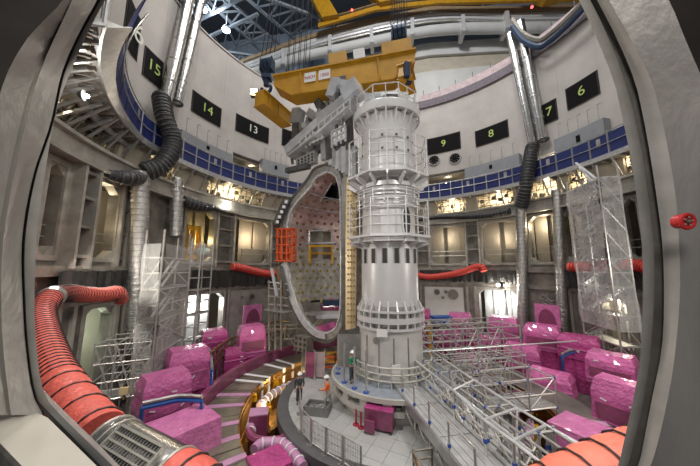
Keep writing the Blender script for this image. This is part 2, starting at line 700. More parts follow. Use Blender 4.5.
# ribs: pairs of radial plates with rungs between them
for (p0, p1, py, proud) in [(60, 78, 230, 0.9), (116, 124, 232, 0.4), (214, 231, 245, 0.55), (270, 281, 245, 0.5),
                            (417, 429, 245, 0.5), (467, 480, 245, 0.5), (523, 529, 245, 0.4), (562, 566, 240, 0.5),
                            (586, 600, 240, 0.5), (612, 624, 238, 0.5)]:
    for p in (p0, p1):
        a = col_of(p, py, RW)
        r = MB()
        q = lambda R, s, z: pol(a + math.degrees(s / RW), R, z)
        r.hexa([q(RW - proud, -0.09, 7.9), q(RW - proud, 0.09, 7.9), q(RW, 0.09, 7.9), q(RW, -0.09, 7.9)],
               [q(RW - proud, -0.09, 13.9), q(RW - proud, 0.09, 13.9), q(RW, 0.09, 13.9), q(RW, -0.09, 13.9)])
        r.build('rib', 'steel_light', wall_lower)
    a0, a1 = col_of(p0, py, RW), col_of(p1, py, RW)
    for z in (8.6, 10.3, 12.0, 13.5):
        r = MB()
        arc_beam(r, RW - proud * 0.8, RW, z - 0.09, z + 0.09, a0, a1)
        r.build('rung', 'steel', wall_lower)
    for z0, z1 in ((8.7, 10.2), (10.4, 11.9), (12.1, 13.4)):
        r = MB()
        arc_beam(r, RW - 0.03, RW + 0.02, z0, z1, a0 + 0.6, a1 - 0.6)
        r.build('panel', 'steel_dark', wall_lower)
# ring beam above, ledge between the tiers
mb = MB()
arc_beam(mb, RW - 0.7, RW + 0.3, 13.9, 15.1, PH0, PH1)
arc_beam(mb, RW - 1.0, RW - 0.7, 13.8, 14.0, PH0, PH1)
arc_beam(mb, RW - 1.0, RW - 0.7, 15.0, 15.2, PH0, PH1)
struct(mb.build('trim_1', 'steel_light'))
mb = MB()
arc_beam(mb, RW - 0.6, RW, 7.5, 8.05, PH0, PH1)
arc_beam(mb, RW - 0.35, RW, 5.75, 6.1, PH0, PH1)
struct(mb.build('trim_2', 'steel'))
# lower tier vertical stiffeners
for px, py in [(50, 340), (66, 340), (112, 330), (120, 330), (178, 315), (226, 315), (276, 315), (421, 300), (468, 300), (476, 300),
               (522, 300), (559, 300), (572, 300), (598, 300), (632, 300)]:
    a = col_of(px, py, RW)
    r = MB()
    arc_beam(r, RW - 0.3, RW, -1.5, 5.75, a - 0.35, a + 0.35)
    r.build('stiffener', 'steel_light', wall_lower)
# closed plates of the lower tier
for (p0, p1, py, m) in [(53, 64, 345, 'steel_dark'), (68, 78, 345, 'steel_dark'), (229, 273, 305, 'steel_light'), (425, 464, 298, 'white_wall'), (527, 556, 298, 'steel')]:
    a, b = col_of(p0, py, RW), col_of(p1, py, RW)
    r = MB()
    arc_beam(r, RW - 0.12, RW - 0.01, -1.3, 5.5, a, b)
    plate = r.build('cover_plate', m, wall_lower)
for px, py, rr, host in [(252, 297, 0.30, 0), (242, 297, 0.14, 0), (248, 305, 0.12, 0), (437, 292, 0.36, 0), (446, 292, 0.2, 0), (443, 297.5, 0.15, 0), (453, 294.5, 0.62, 0),
                         (543, 297, 0.22, 0), (552, 296.5, 0.42, 0), (546, 302.5, 0.16, 0)]:
    p = P_c(px, py, RW - 0.15)
    n = Vector((CX - p.x, -p.y, 0)).normalized()
    r = MB()
    r.tube(p, p + n * 0.04, rr, 20)
    r.build('hole_cover', 'steel_dark' if px != 453 else 'steel', wall_lower)
    r = MB()
    r.torus(p + n * 0.05, rr, 0.05, n, 20, 5)
    r.build('hole_rim', 'galv_dull', wall_lower)

# rooms behind the openings
mb = MB()
n = 64
arc_beam(mb, 23.2, 23.3, -1.6, 7.0, PH0, PH1)
arc_beam(mb, 23.2, 23.3, 7.0, 14.0, PH0, PH1)
arc_beam(mb, 23.2, 23.3, 14.0, zdeck + 4, PH0, PH1)
back = struct(mb.build('wall_back', 'tan_panel'))
mb = MB()
arc_beam(mb, RW + 0.2, 23.2, 14.1, 14.3, PH0, PH1)
arc_beam(mb, RW + 0.2, 23.2, 6.9, 7.1, PH0, PH1)
struct(mb.build('floor_gallery', 'steel_dark'))
rp = random.Random(3)
for k, (a, b) in enumerate(upper_spans):
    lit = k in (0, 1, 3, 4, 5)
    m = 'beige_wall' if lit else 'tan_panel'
    wdt = (b - a)
    cuts = [-0.12, 0.33, 0.42, 0.78, 1.15]
    for q in (0, 2, 3):
        r = MB()
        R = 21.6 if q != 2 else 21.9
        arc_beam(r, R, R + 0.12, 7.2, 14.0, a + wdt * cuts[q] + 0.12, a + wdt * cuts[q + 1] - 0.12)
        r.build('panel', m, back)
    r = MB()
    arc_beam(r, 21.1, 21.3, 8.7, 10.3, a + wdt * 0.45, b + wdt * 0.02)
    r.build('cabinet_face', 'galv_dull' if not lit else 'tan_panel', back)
    r = MB()
    for z in (9.6, 10.2):
        r.sweep([pol(a + (b - a) * t / 6, RW + 0.45, z) for t in range(7)], 0.03, 5)
    r.build('guard_rail', 'tube', back)
for (a, b) in lower_spans:
    for q in range(3):
        r = MB()
        arc_beam(r, 21.8, 21.95, -1.5, 6.8, a + (b - a) * q / 3 + 0.1, a + (b - a) * (q + 1) / 3 - 0.1)
        r.build('panel', 'white_wall', back)
    for q in (0.3, 0.6):
        r = MB()
        p = pol(a + (b - a) * q, 20.8, -1.5)
        r.tube(p, p + Vector((0, 0, 8)), 0.16, 8)
        r.build('post', 'white_wall', back)
# room lamps
for (px, py, R, pw, c) in [(50, 215, 20.9, 90, (1, .85, .6)), (98, 205, 20.9, 110, (1, .86, .62)), (198, 240, 20.9, 170, (1, .8, .35)),
                           (250, 238, 20.8, 130, (1, .82, .6)), (448, 238, 20.8, 80, (1, .88, .7)), (502, 238, 20.8, 80, (1, .88, .7)),
                           (545, 225, 20.8, 170, (1, .85, .6)),
                           (95, 335, 21.0, 260, (0.85, 1, .82)), (200, 305, 21.0, 420, (.95, 1, 1)), (500, 300, 20.9, 300, (.95, 1, 1)), (616, 300, 20.6, 320, (1, .9, .7))]:
    p = P_c(px, py, R)
    point('room_lamp', p, pw, c, 0.25)

# ---------------- middle band with lit niches
def band_span(p0, p1, y0, y1, R):
    a, b = col_of(p0, (y0 + y1) / 2, R), col_of(p1, (y0 + y1) / 2, R)
    pm = (p0 + p1) / 2
    return (a, b, P_c(pm, y1, R).z, P_c(pm, y0, R).z)


niches = [band_span(75, 126, 110, 150, 19.7), band_span(148, 172, 172, 196, 19.7), band_span(206, 263, 190, 217, 19.7), band_span(437, 466, 199, 216, 19.7), band_span(478, 514, 197, 212, 19.7),
          band_span(529, 558, 186, 208, 19.7), band_span(570, 588, 180, 205, 19.7), band_span(626, 640, 160, 200, 19.7)]
niches = [(a, b, max(c, 15.25), min(d, zdeck - 0.15)) for a, b, c, d in niches]
niches = [(a, b, 15.3, zdeck - 0.2) for a, b, c, d in niches]
niches[0] = (-134, -99.5, 15.3, zdeck - 0.2)
recess = [band_span(232, 278, 160, 182, RU), band_span(428, 466, 172, 188, RU), band_span(476, 500, 170, 184, RU), band_span(538, 562, 156, 172, RU), band_span(566, 580, 146, 160, RU)]
recess = [(a, b, zdeck + 0.05, max(d, ztop + 0.9)) for a, b, c, d in recess]
mb = MB()
ring_wall(mb, 19.7, 0.6, PH0, PH1, 15.1, zdeck, niches)
struct(mb.build('wall_middle', 'beige_wall'))
for i, (a, b, c, d) in enumerate(niches):
    p = pol((a + b) / 2, 20.9, d - 0.5)
    pw = [60, 60, 330, 200, 190, 160, 120, 200][i]
    point('niche_lamp', p, pw, (1, 0.84, 0.58), 0.2)
mb = MB()
arc_beam(mb, 20.0, 23.2, zdeck - 0.1, zdeck, PH0, PH1)
arc_beam(mb, RU + 0.5, 23.2, zdeck + 3.6, zdeck + 3.8, PH0, PH1)
struct(mb.build('floor_balcony_room', 'beige_wall'))
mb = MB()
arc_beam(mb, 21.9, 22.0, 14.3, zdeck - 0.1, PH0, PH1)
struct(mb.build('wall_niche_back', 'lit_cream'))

# ---------------- upper concrete wall
zrim = P_c(415, 103, RU).z
portals = []
panel_px = [('16', [(126, 4), (140, 38), (134, 52), (122, 24)], 0), ('15', [(154, 55), (165, 67), (159, 80), (149, 70)], 0)]
mb = MB()
ring_wall(mb, RU, 0.9, PH0, PH1, zdeck, zrim, recess, 3.0)
wall_upper = struct(mb.build('wall_upper', 'concrete'))
# vertical formwork joints and horizontal lift joints as shallow raised strips
for a in range(-120, 121, 10):
    r = MB()
    arc_beam(r, RU - 0.02, RU + 0.01, ztop + 3.5, zrim - 0.1, a - 0.06, a + 0.06)
    r.build('joint', 'concrete', wall_upper)
for i, (a, b, c, d) in enumerate(recess):
    point('recess_lamp', pol((a + b) / 2, 21.2, d - 0.35), [110, 110, 60, 90, 60][i], (1, 0.88, 0.62), 0.15)
# rim: wrapped parapet to the right
ar = col_of(419, 103, RU)
ae = col_of(640, 40, RU)
mb = MB()
arc_beam(mb, RU - 0.16, RU + 1.05, zrim - 0.95, zrim + 0.95, ar, ae)
t3 = struct(mb.build('trim_3', 'tarp_band'))
mb = MB()
arc_beam(mb, RU - 0.22, RU - 0.1, zrim - 1.2, zrim - 0.1, ar, ae)
mb.build('mesh_strip', 'mesh_band', t3)
a = ar + 2
while a < ae:
    r = MB()
    p = pol(a, RU + 0.1, zrim + 0.9)
    r.tube(p, p + Vector((0, 0, 0.9)), 0.05, 6)
    r.build('rail_post', 'rig_dark', t3)
    a += 6.5
mb = MB()
arc_beam(mb, RU - 0.1, RU + 1.0, zrim - 0.05, zrim + 0.12, PH0, ar)
struct(mb.build('trim_4', 'concrete'))

# number panels
digits = [('15', 152.5, 68, 15, 24, 'digit', 'second black number panel from the left, marked 15, beside the silver pipe pair'),
          ('14', 206, 109.5, 31, 21, 'digit', 'black wall panel marked 14 on the upper left concrete wall'),
          ('13', 252, 129.5, 32, 17, 'digit_white', 'black wall panel marked 13 above the left balcony'),
          ('12', 289, 139, 13, 15, 'digit', 'black panel half hidden behind the grey lifting tool'),
          ('9', 444, 144, 32, 15, 'digit', 'black wall panel marked 9 right of the white column'),
          ('8', 492, 134, 32, 15, 'digit', 'dark wall panel marked 8 on the right concrete wall'),
          ('7', 550, 112, 13, 18, 'digit', 'dark wall panel marked 7 just right of the silver pipe pair'),
          ('6', 583, 91, 32, 23, 'digit', 'dark wall panel marked 6 highest on the right wall')]


def wall_panel(n, c, ph0, ph1, z0, z1, dm, label, dsize):
    t = thing('number_panel', label, 'panel', c, 'numbered black wall panels')
    f = MB()
    dph = math.degrees(0.12 / RU)
    arc_beam(f, RU - 0.09, RU + 0.0, z0 - 0.12, z1 + 0.12, ph0 - dph, ph1 + dph, 1.5)
    f.build('panel_frame', 'dark_concrete', t)
    f = MB()
    arc_beam(f, RU - 0.13, RU - 0.06, z0, z1, ph0, ph1, 1.5)
    f.build('board', 'black_panel', t)
    if n != '12':
        pm = (ph0 + ph1) / 2
        p = pol(pm, RU - 0.18, (z0 + z1) / 2)
        tx = pol(pm + 1, RU, 0) - pol(pm - 1, RU, 0)
        text(n, p, dsize, dm, t, tx, (0, 0, 1))
    return t


for n, px, py, wd, ht, dm, label in digits:
    c = P_c(px, py, RU)
    ph = phi_of(c)
    a, b = col_of(px - wd / 2, py, RU), col_of(px + wd / 2, py, RU)
    zz = [P_c(px, py - ht / 2, RU).z, P_c(px, py + ht / 2, RU).z]
    # sloping look on the side walls is perspective; widths of the oblique ones set by hand
    if n == '15':
        a, b, zz = ph - 2.3, ph + 2.3, [c.z + 1.15, c.z - 1.15]
    if n == '14':
        a, b, zz = a + 0.4, b - 0.4, [c.z + 1.0, c.z - 1.0]
    if n == '13':
        zz = [c.z + 0.95, c.z - 0.95]
    if n in ('6', '7'):
        zz = [c.z + 1.05, c.z - 1.05]
    wall_panel(n, c, a, b, zz[1], zz[0], dm, label, 1.35)
c = P_c(131, 28, RU)
ph = phi_of(c)
wall_panel('16', c, ph - 3.0, ph + 3.0, c.z - 1.7, c.z + 1.7, 'digit_white', 'leftmost and largest black number panel, marked 16, above the blue balcony', 2.2)
# round openings
for px, py, lab in [(434, 160.5, 'left round black opening under the panel marked 9'), (455, 158.5, 'right round black opening under the panel marked 9')]:
    p = P_c(px, py, RU)
    nn = Vector((CX - p.x, -p.y, 0)).normalized()
    t = thing('round_opening', lab, 'wall opening', p, 'round wall openings')
    r = MB()
    r.tube(p + nn * 0.03, p + nn * 0.08, 0.72, 24)
    r.build('dark_disc', 'black_panel', t)
    r = MB()
    r.torus(p + nn * 0.09, 0.74, 0.09, nn, 24, 6)
    r.build('rim', 'galv_dull', t)
    for k in range(8):
        q = 2 * math.pi * k / 8
        tx = nn.cross(Vector((0, 0, 1)))
        o = tx * math.cos(q) + Vector((0, 0, 1)) * math.sin(q)
        tb(t, 'spoke', 'galv_dull', p + nn * 0.06 + o * 0.35, p + nn * 0.06 + o * 0.7, 0.03, 5)

# ---------------- floors
ZO = -1.4
mb = MB()
mb.ring(11.3, 23.0, ZO - 0.2, ZO, 72)
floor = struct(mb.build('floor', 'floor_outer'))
# inner round platform
mb = MB()
mb.lathe([(0.0, -0.06), (6.45, -0.06), (6.45, -0.5), (0.0, -0.5)], 72)
mb.build('platform_base', 'floor_joint', floor)
mb = MB()
mb.ring(6.42, 7.05, -0.45, 0.02, 90)
mb.build('platform_rim', 'floor_rim', floor)
mb = MB()
mb.lathe([(7.05, -0.3), (6.75, -1.2), (6.75, -3.0)], 72)
mb.build('platform_skirt', 'floor_outer', floor)


def clip(polyg, R, N=72):
    out = polyg
    for k in range(N):
        a = 2 * math.pi * (k + .5) / N
        nx, ny, dd = math.cos(a), math.sin(a), R * math.cos(math.pi / N)
        res = []
        for i in range(len(out)):
            p, q = out[i], out[(i + 1) % len(out)]
            fp, fq = p[0] * nx + p[1] * ny - dd, q[0] * nx + q[1] * ny - dd
            if fp <= 0:
                res.append(p)
            if (fp < 0 < fq) or (fq < 0 < fp):
                t = fp / (fp - fq)
                res.append((p[0] + (q[0] - p[0]) * t, p[1] + (q[1] - p[1]) * t))
        out = res
        if len(out) < 3:
            return []
    return out


TS = 0.84
ang = rad(-20)
full = None
for i in range(-8, 9):
    for j in range(-8, 9):
        g = 0.007
        q = [(i * TS + g, j * TS + g), ((i + 1) * TS - g, j * TS + g), ((i + 1) * TS - g, (j + 1) * TS - g), (i * TS + g, (j + 1) * TS - g)]
        q = [(x * math.cos(ang) - y * math.sin(ang), x * math.sin(ang) + y * math.cos(ang)) for x, y in q]
        if all(math.hypot(*p) < 2.6 for p in q):
            continue
        cpoly = clip(q, 6.4)
        if len(cpoly) < 3:
            continue
        inside = all(math.hypot(*p) < 6.39 for p in q)
        if inside and full is not None:
            o = full.copy()
            cx, cy = sum(p[0] for p in q) / 4, sum(p[1] for p in q) / 4
            o.location = (cx, cy, random.uniform(-.004, .004))
            COL.objects.link(o)
            o.parent = floor
            continue
        cx, cy = sum(p[0] for p in q) / 4, sum(p[1] for p in q) / 4
        if inside:
            mb = MB().hexa([(x - cx, y - cy, -0.05) for x, y in q], [(x - cx, y - cy, 0) for x, y in q])
            full = mb.build('tile', 'floor_tile', floor, local=True)
            full.location = (cx, cy, 0)
        else:
            MB().hexa([(x, y, -0.05) for x, y in cpoly], [(x, y, 0) for x, y in cpoly]).build('tile', 'floor_tile', floor)
# trench
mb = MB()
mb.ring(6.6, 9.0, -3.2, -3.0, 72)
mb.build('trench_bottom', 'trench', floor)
mb = MB()
mb.ring(8.95, 9.05, -3.0, -0.05, 90)
mb.build('trench_wall', 'gold', floor)
mb = MB()
mb.ring(8.9, 8.98, -0.5, -0.28, 90)
mb.ring(8.88, 8.98, -1.75, -1.6, 90)
mb.build('trench_ledge', 'gold_dark', floor)
# walkway: radial plates and tapes
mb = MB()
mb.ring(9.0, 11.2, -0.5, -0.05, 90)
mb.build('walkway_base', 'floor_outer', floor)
for k in [a for a in range(-150, 150, 6) if a < -14 or a > 94]:
    r = MB()
    r.ring(9.02, 11.0, -0.05, random.uniform(0.0, 0.02), 5, (0, 0), k + 0.12, k + 5.88)
    r.build('walkway_plate', 'walk_plate', floor)
for k, (px, py, m) in enumerate([(230, 349.5, 0), (280, 361, 'white_tape'), (270, 365.5, 'white_tape'), (250, 375, 'white_tape'), (245, 381, 'white_tape'),
                                 (229, 395, 'lilac'), (226, 406, 'lilac'), (224, 425, 'lilac'), (231, 439, 'lilac'), (244, 456, 'lilac'),
                                 (561, 418, 'lilac'), (548, 445, 'lilac'), (540, 458, 'white_tape')]):
    if not m:
        continue
    p = P_z(px, py, 0)
    ph = math.degrees(math.atan2(p.x, p.y))
    r = MB()
    hw = 0.75 if m == 'white_tape' else 1.05
    r.ring(8.98, 11.02, 0.0, 0.035, 3, (0, 0), ph - hw, ph + hw)
    if m == 'white_tape':
        r.ring(8.9, 8.98, -1.0, 0.035, 2, (0, 0), ph - hw, ph + hw)
    r.build('tape_strip', m, floor)
# plum coloured curb round the walkway
mb = MB()
mb.ring(11.05, 11.4, -1.4, 0.75, 90, (0, 0), -150, -12)
mb.build('curb', 'plum', floor)

# ---------------- port opening around the camera
def curve(pts, d, y0, y1, n=30):
    """pixel polyline, resampled evenly in y, unprojected at camera depth d"""
    q = smooth_path([Vector((x, y, 0)) for x, y in pts], 10)
    out = []
    for k in range(n):
        y = y0 + (y1 - y0) * k / (n - 1)
        for a, b in zip(q, q[1:]):
            if a.y <= y <= b.y + 1e-6:
                t = (y - a.y) / max(b.y - a.y, 1e-6)
                out.append(P_d(a.x + (b.x - a.x) * t, y, d))
                break
    return out


Lout = [(98, -60), (63, 0), (26, 40), (0, 93), (-25, 200), (-35, 330), (-10, 440), (0, 470)]
Lseam = [(95, -60), (72, 0), (42, 67), (24, 130), (4, 235), (2, 330), (12, 420), (20, 450)]
Lgro = [(118, -45), (97, 0), (80, 31), (62, 72), (50, 125), (33, 176), (22, 240), (23, 307), (26, 350), (33, 395), (45, 414), (98, 470), (150, 520)]
Lgro2 = [(122, -45), (100.5, 0), (83, 31), (65, 72), (53, 125), (36, 176), (25.5, 240), (26, 307), (29, 350), (36, 394), (48, 411), (103, 468), (156, 520)]
Linn = [(132, -45), (105, 0), (84, 41), (64, 88), (54, 121), (44, 180), (36.5, 240), (34.5, 307), (37, 350), (42, 386), (54, 408), (113, 466), (165, 520)]
fwd = CR @ Vector((0, 0, -1))


rgt = CR @ Vector((1, 0, 0))


def band(name, c0, c1, m, thick, side=0):
    rows = [c0, c1]
    s = MB()
    s.slab([list(r) for r in zip(*rows)], fwd * thick + rgt * (thick * 1.5 * side))
    return struct(s.build(name, m, smooth=True))


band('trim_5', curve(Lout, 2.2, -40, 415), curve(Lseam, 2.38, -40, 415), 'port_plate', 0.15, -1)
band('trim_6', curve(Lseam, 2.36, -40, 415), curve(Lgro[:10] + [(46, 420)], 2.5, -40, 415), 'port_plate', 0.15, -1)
band('trim_7', curve(Lgro, 2.53, -40, 515, 40), curve(Lgro2, 2.53, -40, 515, 40), 'port_groove', 0.1, -1)
band('trim_8', curve(Lgro2, 2.52, -40, 515, 40), curve(Linn, 2.52, -40, 515, 40), 'port_strip', 0.25, -1)
# sill
ZS = EYE - 1.36
s = MB()
top = [P_z(x, y, ZS) for x, y in [(-60, 428), (-20, 421), (0, 419), (38, 413), (48, 418), (100, 469), (140, 510), (60, 510), (22, 466), (0, 443), (-60, 395)][:10]]
top.append(P_z(-60, 440, ZS))
s.hexa([p - Vector((0, 0, .05)) for p in top], top)
struct(s.build('trim_9', 'sill'))
s = MB()
lip = [P_z(x, y, ZS) for x, y in [(-60, 440), (0, 443), (22, 466), (60, 510)]]
s.slab([lip, [p + (CAMLOC - p).normalized() * 0.06 - Vector((0, 0, .05)) for p in lip]], Vector((0, 0, -0.1)))
struct(s.build('trim_10', 'port_groove'))

Rinn = [(552, -50), (579, 0), (598, 41), (614, 82), (622, 116), (630, 154), (636, 192), (641, 232), (643, 282), (641, 346), (637, 380), (628, 423), (618, 466), (600, 520)]
Rg1 = [(562, -50), (590, 0), (609, 41), (624, 82), (633, 116), (641, 154), (647, 200), (652, 240), (653, 290), (650, 346), (643, 398), (634, 440), (627, 466), (610, 520)]
Rg2 = [(570, -50), (597, 0), (618, 41), (635, 82), (643, 116), (650, 154), (657, 200), (662, 240), (664, 290), (662, 346), (652, 398), (642, 450), (638, 466), (620, 520)]
Rb = [(584, -50), (609, 0), (632, 41), (652, 82), (661, 116), (669, 154), (676, 200), (679, 240), (680, 290), (676, 346), (668, 398), (656, 450), (650, 466), (632, 520)]
Rout = [(640, -50), (669, 0), (686, 41), (704, 82), (720, 116), (735, 154), (745, 200), (752, 240), (755, 290), (752, 346), (748, 398), (742, 450), (740, 466), (730, 520)]
band('trim_11', curve(Rinn, 2.65, -45, 515), curve(Rg1, 2.65, -45, 515), 'port_strip', 0.25, 1)
band('trim_12', curve(Rg1, 2.70, -45, 515), curve(Rg2, 2.66, -45, 515), 'port_groove', 0.1, 1)
band('trim_13', curve(Rg2, 2.6, -45, 515), curve(Rb, 2.5, -45, 515), 'port_strip', 0.25, 1)
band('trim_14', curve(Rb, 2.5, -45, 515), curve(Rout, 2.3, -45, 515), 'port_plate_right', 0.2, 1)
# dark concrete of the cell wall beyond the plates
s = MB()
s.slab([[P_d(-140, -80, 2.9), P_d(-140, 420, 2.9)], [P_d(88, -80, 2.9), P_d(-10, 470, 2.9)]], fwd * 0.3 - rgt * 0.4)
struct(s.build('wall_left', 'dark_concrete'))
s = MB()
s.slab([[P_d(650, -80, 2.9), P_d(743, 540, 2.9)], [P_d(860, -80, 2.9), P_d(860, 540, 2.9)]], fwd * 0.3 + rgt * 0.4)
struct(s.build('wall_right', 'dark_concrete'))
# red valve on the right plate
p = P_d(684, 221.5, 2.22)
u = -fwd
t = thing('red_valve', 'round red capped valve on the steel plate at far right', 'valve', p)
r = MB()
r.tube(p + u * -0.05, p + u * 0.02, 0.06, 20)
r.build('valve_body', 'red', t, smooth=True)
r = MB()
r.torus(p + u * 0.02, 0.058, 0.016, u, 24, 8)
r.build('valve_rim', 'red', t, smooth=True)
for k in range(5):
    q = 2 * math.pi * k / 5
    tx = u.orthogonal().normalized()
    ty = u.cross(tx)
    MB().ball(p + u * 0.03 + (tx * math.cos(q) + ty * math.sin(q)) * 0.035, 0.009, 6, 4).build('bolt', 'steel_light', t)
r = MB()
r.ball(p + u * 0.03, 0.018, 8, 5)
r.build('hub', 'steel_dark', t)
# =================================================================== CRANE HALL
mb = MB()
mb.quad((-70, 44, 20), (60, 44, 20), (60, 44, 74), (-70, 44, 74))
wh = struct(mb.build('wall_hall', 'siding'))
for k in range(26):
    bx(wh, 'siding_rib', 'siding', (-52 + k * 3.2, 43.8, 52), (0.35, 0.3, 44))
mb = MB()
mb.quad((-70, -30, 74), (60, -30, 74), (60, 44, 74), (-70, 44, 74))
struct(mb.build('ceiling', 'roof'))


def zline(pts, Y):
    return [P_y(x, y, Y) for x, y in pts]


def hall_band(parent, name, m, rows, Y, depth, xs=(200, 247, 300, 340, 430, 515, 600)):
    """rows: (top pixels, bottom pixels) at xs; a long beam of the hall with real depth"""
    top = zline(list(zip(xs, rows[0])), Y)
    bot = zline(list(zip(xs, rows[1])), Y)
    s = MB()
    s.slab([top, bot], (0, depth, 0))
    return s.build(name, m, parent)


hg = thing('crane_runway', 'long white and grey crane runway with pipes running across above the pit rim', 'crane runway', P_y(430, 30, 30))
hall_band(hg, 'timber_strip', 'brown_wood', ((76, 57, 37, 25, 6, 6, 2), (80, 60, 41, 29, 10, 11, 8)), 29.6, 0.8)
hall_band(hg, 'rail_beam', 'white_wall', ((80, 60, 41, 29, 10, 11, 8), (84, 64, 45, 34, 16, 17, 15)), 30, 2)
hall_band(hg, 'web_plate', 'galv_dull', ((84, 64, 45, 34, 16, 17, 15), (92, 73, 54, 43, 25, 24, 23)), 30.8, 0.6)
for k, (o, rr) in enumerate([(6.5, 0.36), (9.5, 0.36), (12.5, 0.3)]):
    pts = zline([(x, y + o) for x, y in zip((200, 247, 300, 340, 430, 515, 600), (79, 59, 40, 28, 9.5, 10, 8))], 30)
    MB().sweep(smooth_path(pts, 4), rr, 8).build('pipe', ['white_wall', 'rail_white', 'steel_light'][k], hg, smooth=True)
pts = zline(list(zip((200, 247, 300, 340, 430, 515, 600), (97, 76, 58, 49, 31, 28, 27))), 30)
MB().sweep(smooth_path(pts, 4), 0.98, 14).build('round_duct', 'white_wall', hg, smooth=True)
for x, y in [(285, 63), (331, 50), (372, 42), (412, 34), (462, 31), (505, 28)]:
    p = P_y(x, y, 30)
    bx(hg, 'bracket', 'rail_white', p + Vector((0, 0.2, 0.6)), (0.7, 3.0, 3.6))
gw = thing('gallery_wall', 'white banded gallery wall of the crane hall above the wrapped parapet', 'gallery wall', P_y(455, 60, 33))
X2 = (330, 430, 515, 600)
hall_band(gw, 'dark_gap', 'siding', ((50, 36, 34, 32), (62, 44, 38, 35)), 34.5, 0.4, X2)
hall_band(gw, 'upper_panel', 'white_wall', ((62, 43, 37, 34), (72, 55, 50, 46)), 33, 0.6, X2)
hall_band(gw, 'recessed_panel', 'beige_wall', ((72, 55, 50, 46), (88, 71, 63, 58)), 33.7, 0.5, X2)
hall_band(gw, 'lower_panel', 'white_wall', ((88, 71, 63, 58), (140, 130, 125, 120)), 33, 0.6, X2)


# roof trusses at the upper left with lamps
def truss(label, A, B, nweb, z=62):
    t = thing('roof_truss', label, 'roof truss', P_z(*A[0], z), 'roof trusses of the crane hall')
    a0, a1, b0, b1 = P_z(*A[0], z), P_z(*A[1], z), P_z(*B[0], z + 1.5), P_z(*B[1], z + 1.5)
    bm_(t, 'chord', 'truss', a0, a1, 0.5, 0.5)
    bm_(t, 'chord', 'truss', b0, b1, 0.5, 0.5)
    for k in range(nweb):
        p, q = a0.lerp(a1, k / nweb), b0.lerp(b1, k / nweb)
        bm_(t, 'strut', 'truss', p, q, 0.3, 0.3)
        bm_(t, 'diagonal', 'truss', q, a0.lerp(a1, (k + 1) / nweb), 0.26, 0.26)


truss('roof truss running down rightwards past the three ceiling lamps', [(192, -14), (262, 52)], [(212, -14), (286, 50)], 6)
truss('lower left roof truss rising to the right behind the silver pipes', [(176, 52), (258, 14)], [(184, 70), (268, 34)], 6, 60)
truss('uppermost roof truss at the top left corner of the hall', [(168, 22), (232, -14)], [(168, 36), (246, -4)], 5, 58)
truss('pale roof truss along the dark siding wall left of the ropes', [(240, -12), (330, 22)], [(244, -4), (300, 44)], 5, 63)
truss('roof truss lying just above the left rim of the pit', [(205, 62), (262, 70)], [(214, 50), (268, 58)], 4, 57)
for k, (px, py, lab) in enumerate([(203, 9, 'topmost cool white ceiling lamp at the upper left'), (226, 30, 'right hand cool white ceiling lamp on the roof truss'), (198, 44, 'lowest cool white ceiling lamp beside the silver pipes')]):
    p = P_z(px, py, 56)
    t = thing('ceiling_lamp', lab, 'ceiling lamp', p, 'hall ceiling lamps')
    MB().lathe([(0.0, p.z), (0.75, p.z), (0.75, p.z + 0.12), (0, p.z + 0.12)], 16, (p.x, p.y)).build('lens', 'lamp_cool', t)
    MB().lathe([(0.78, p.z - 0.05), (0.84, p.z - 0.05), (0.84, p.z + 0.1), (0.4, p.z + 0.9), (0.0, p.z + 0.9)], 16, (p.x, p.y)).build('reflector', 'truss', t)
    bm_(t, 'stem', 'truss', p + Vector((0, 0, 0.9)), p + Vector((0, 0, 4)), 0.15, 0.15)
    point('ceiling_light', p + Vector((-1.4, -1.0, 2.4)), 1000, (0.75, 0.87, 1.0), 0.4)

# yellow overhead crane at the very top
yc = thing('overhead_crane', 'yellow overhead crane girder along the top edge of the view', 'crane', P_y(440, 4, 27))
pts = [(318, 20), (345, 12), (375, 3), (440, -4), (520, -6), (600, -8)]
s = MB()
s.slab([zline(pts, 27), zline([(x, y + 7) for x, y in pts], 27)], (0, 0.5, 0))
s.build('girder', 'yellow', yc)
s = MB()
s.slab([zline([(x, y + 0.5) for x, y in pts], 26.8), zline([(x, y + 1.8) for x, y in pts], 26.8)], (0, 0.3, 0))
s.build('rail', 'rig_dark', yc)
for (x0, y0, x1, y1) in [(305, -14, 334, 17), (362, -16, 392, 2), (515, -16, 560, -4)]:
    a, b = P_y(x0, y0, 26), P_y(x1, y1, 26)
    s = MB()
    s.hexa([P_y(x0, y0, 26), P_y(x0 + 16, y0, 26), P_y(x1 + 4, y1 - 3, 26), P_y(x1 - 12, y1, 26)], [P_y(x0, y0, 26) + Vector((0, 2, 0)), P_y(x0 + 16, y0, 26) + Vector((0, 2, 0)), P_y(x1 + 4, y1 - 3, 26) + Vector((0, 2, 0)), P_y(x1 - 12, y1, 26) + Vector((0, 2, 0))])
    s.build('trolley_block', 'yellow', yc)
for px, py in [(352, 10), (532, 7)]:
    MB().ball(P_y(px, py, 25.6), 0.22, 8, 6).build('red_lamp', 'lamp_red', yc)
# grey cable tray bending down to the rim at upper right
ct = thing('cable_tray', 'teal grey cable tray dropping over the wrapped rim at upper right', 'cable tray', P_c(540, 40, 19.0))
for o in (0, 7):
    pts = [P_c(x, y + o, 19.0 - o * .05) for x, y in [(512, 20), (522, 33), (538, 40), (550, 34), (570, 16), (588, -4), (600, -20)]]
    MB().sweep(smooth_path(pts, 3), 0.28, 6).build('tray_rail', 'hook_blue' if o else 'steel', ct, smooth=True)

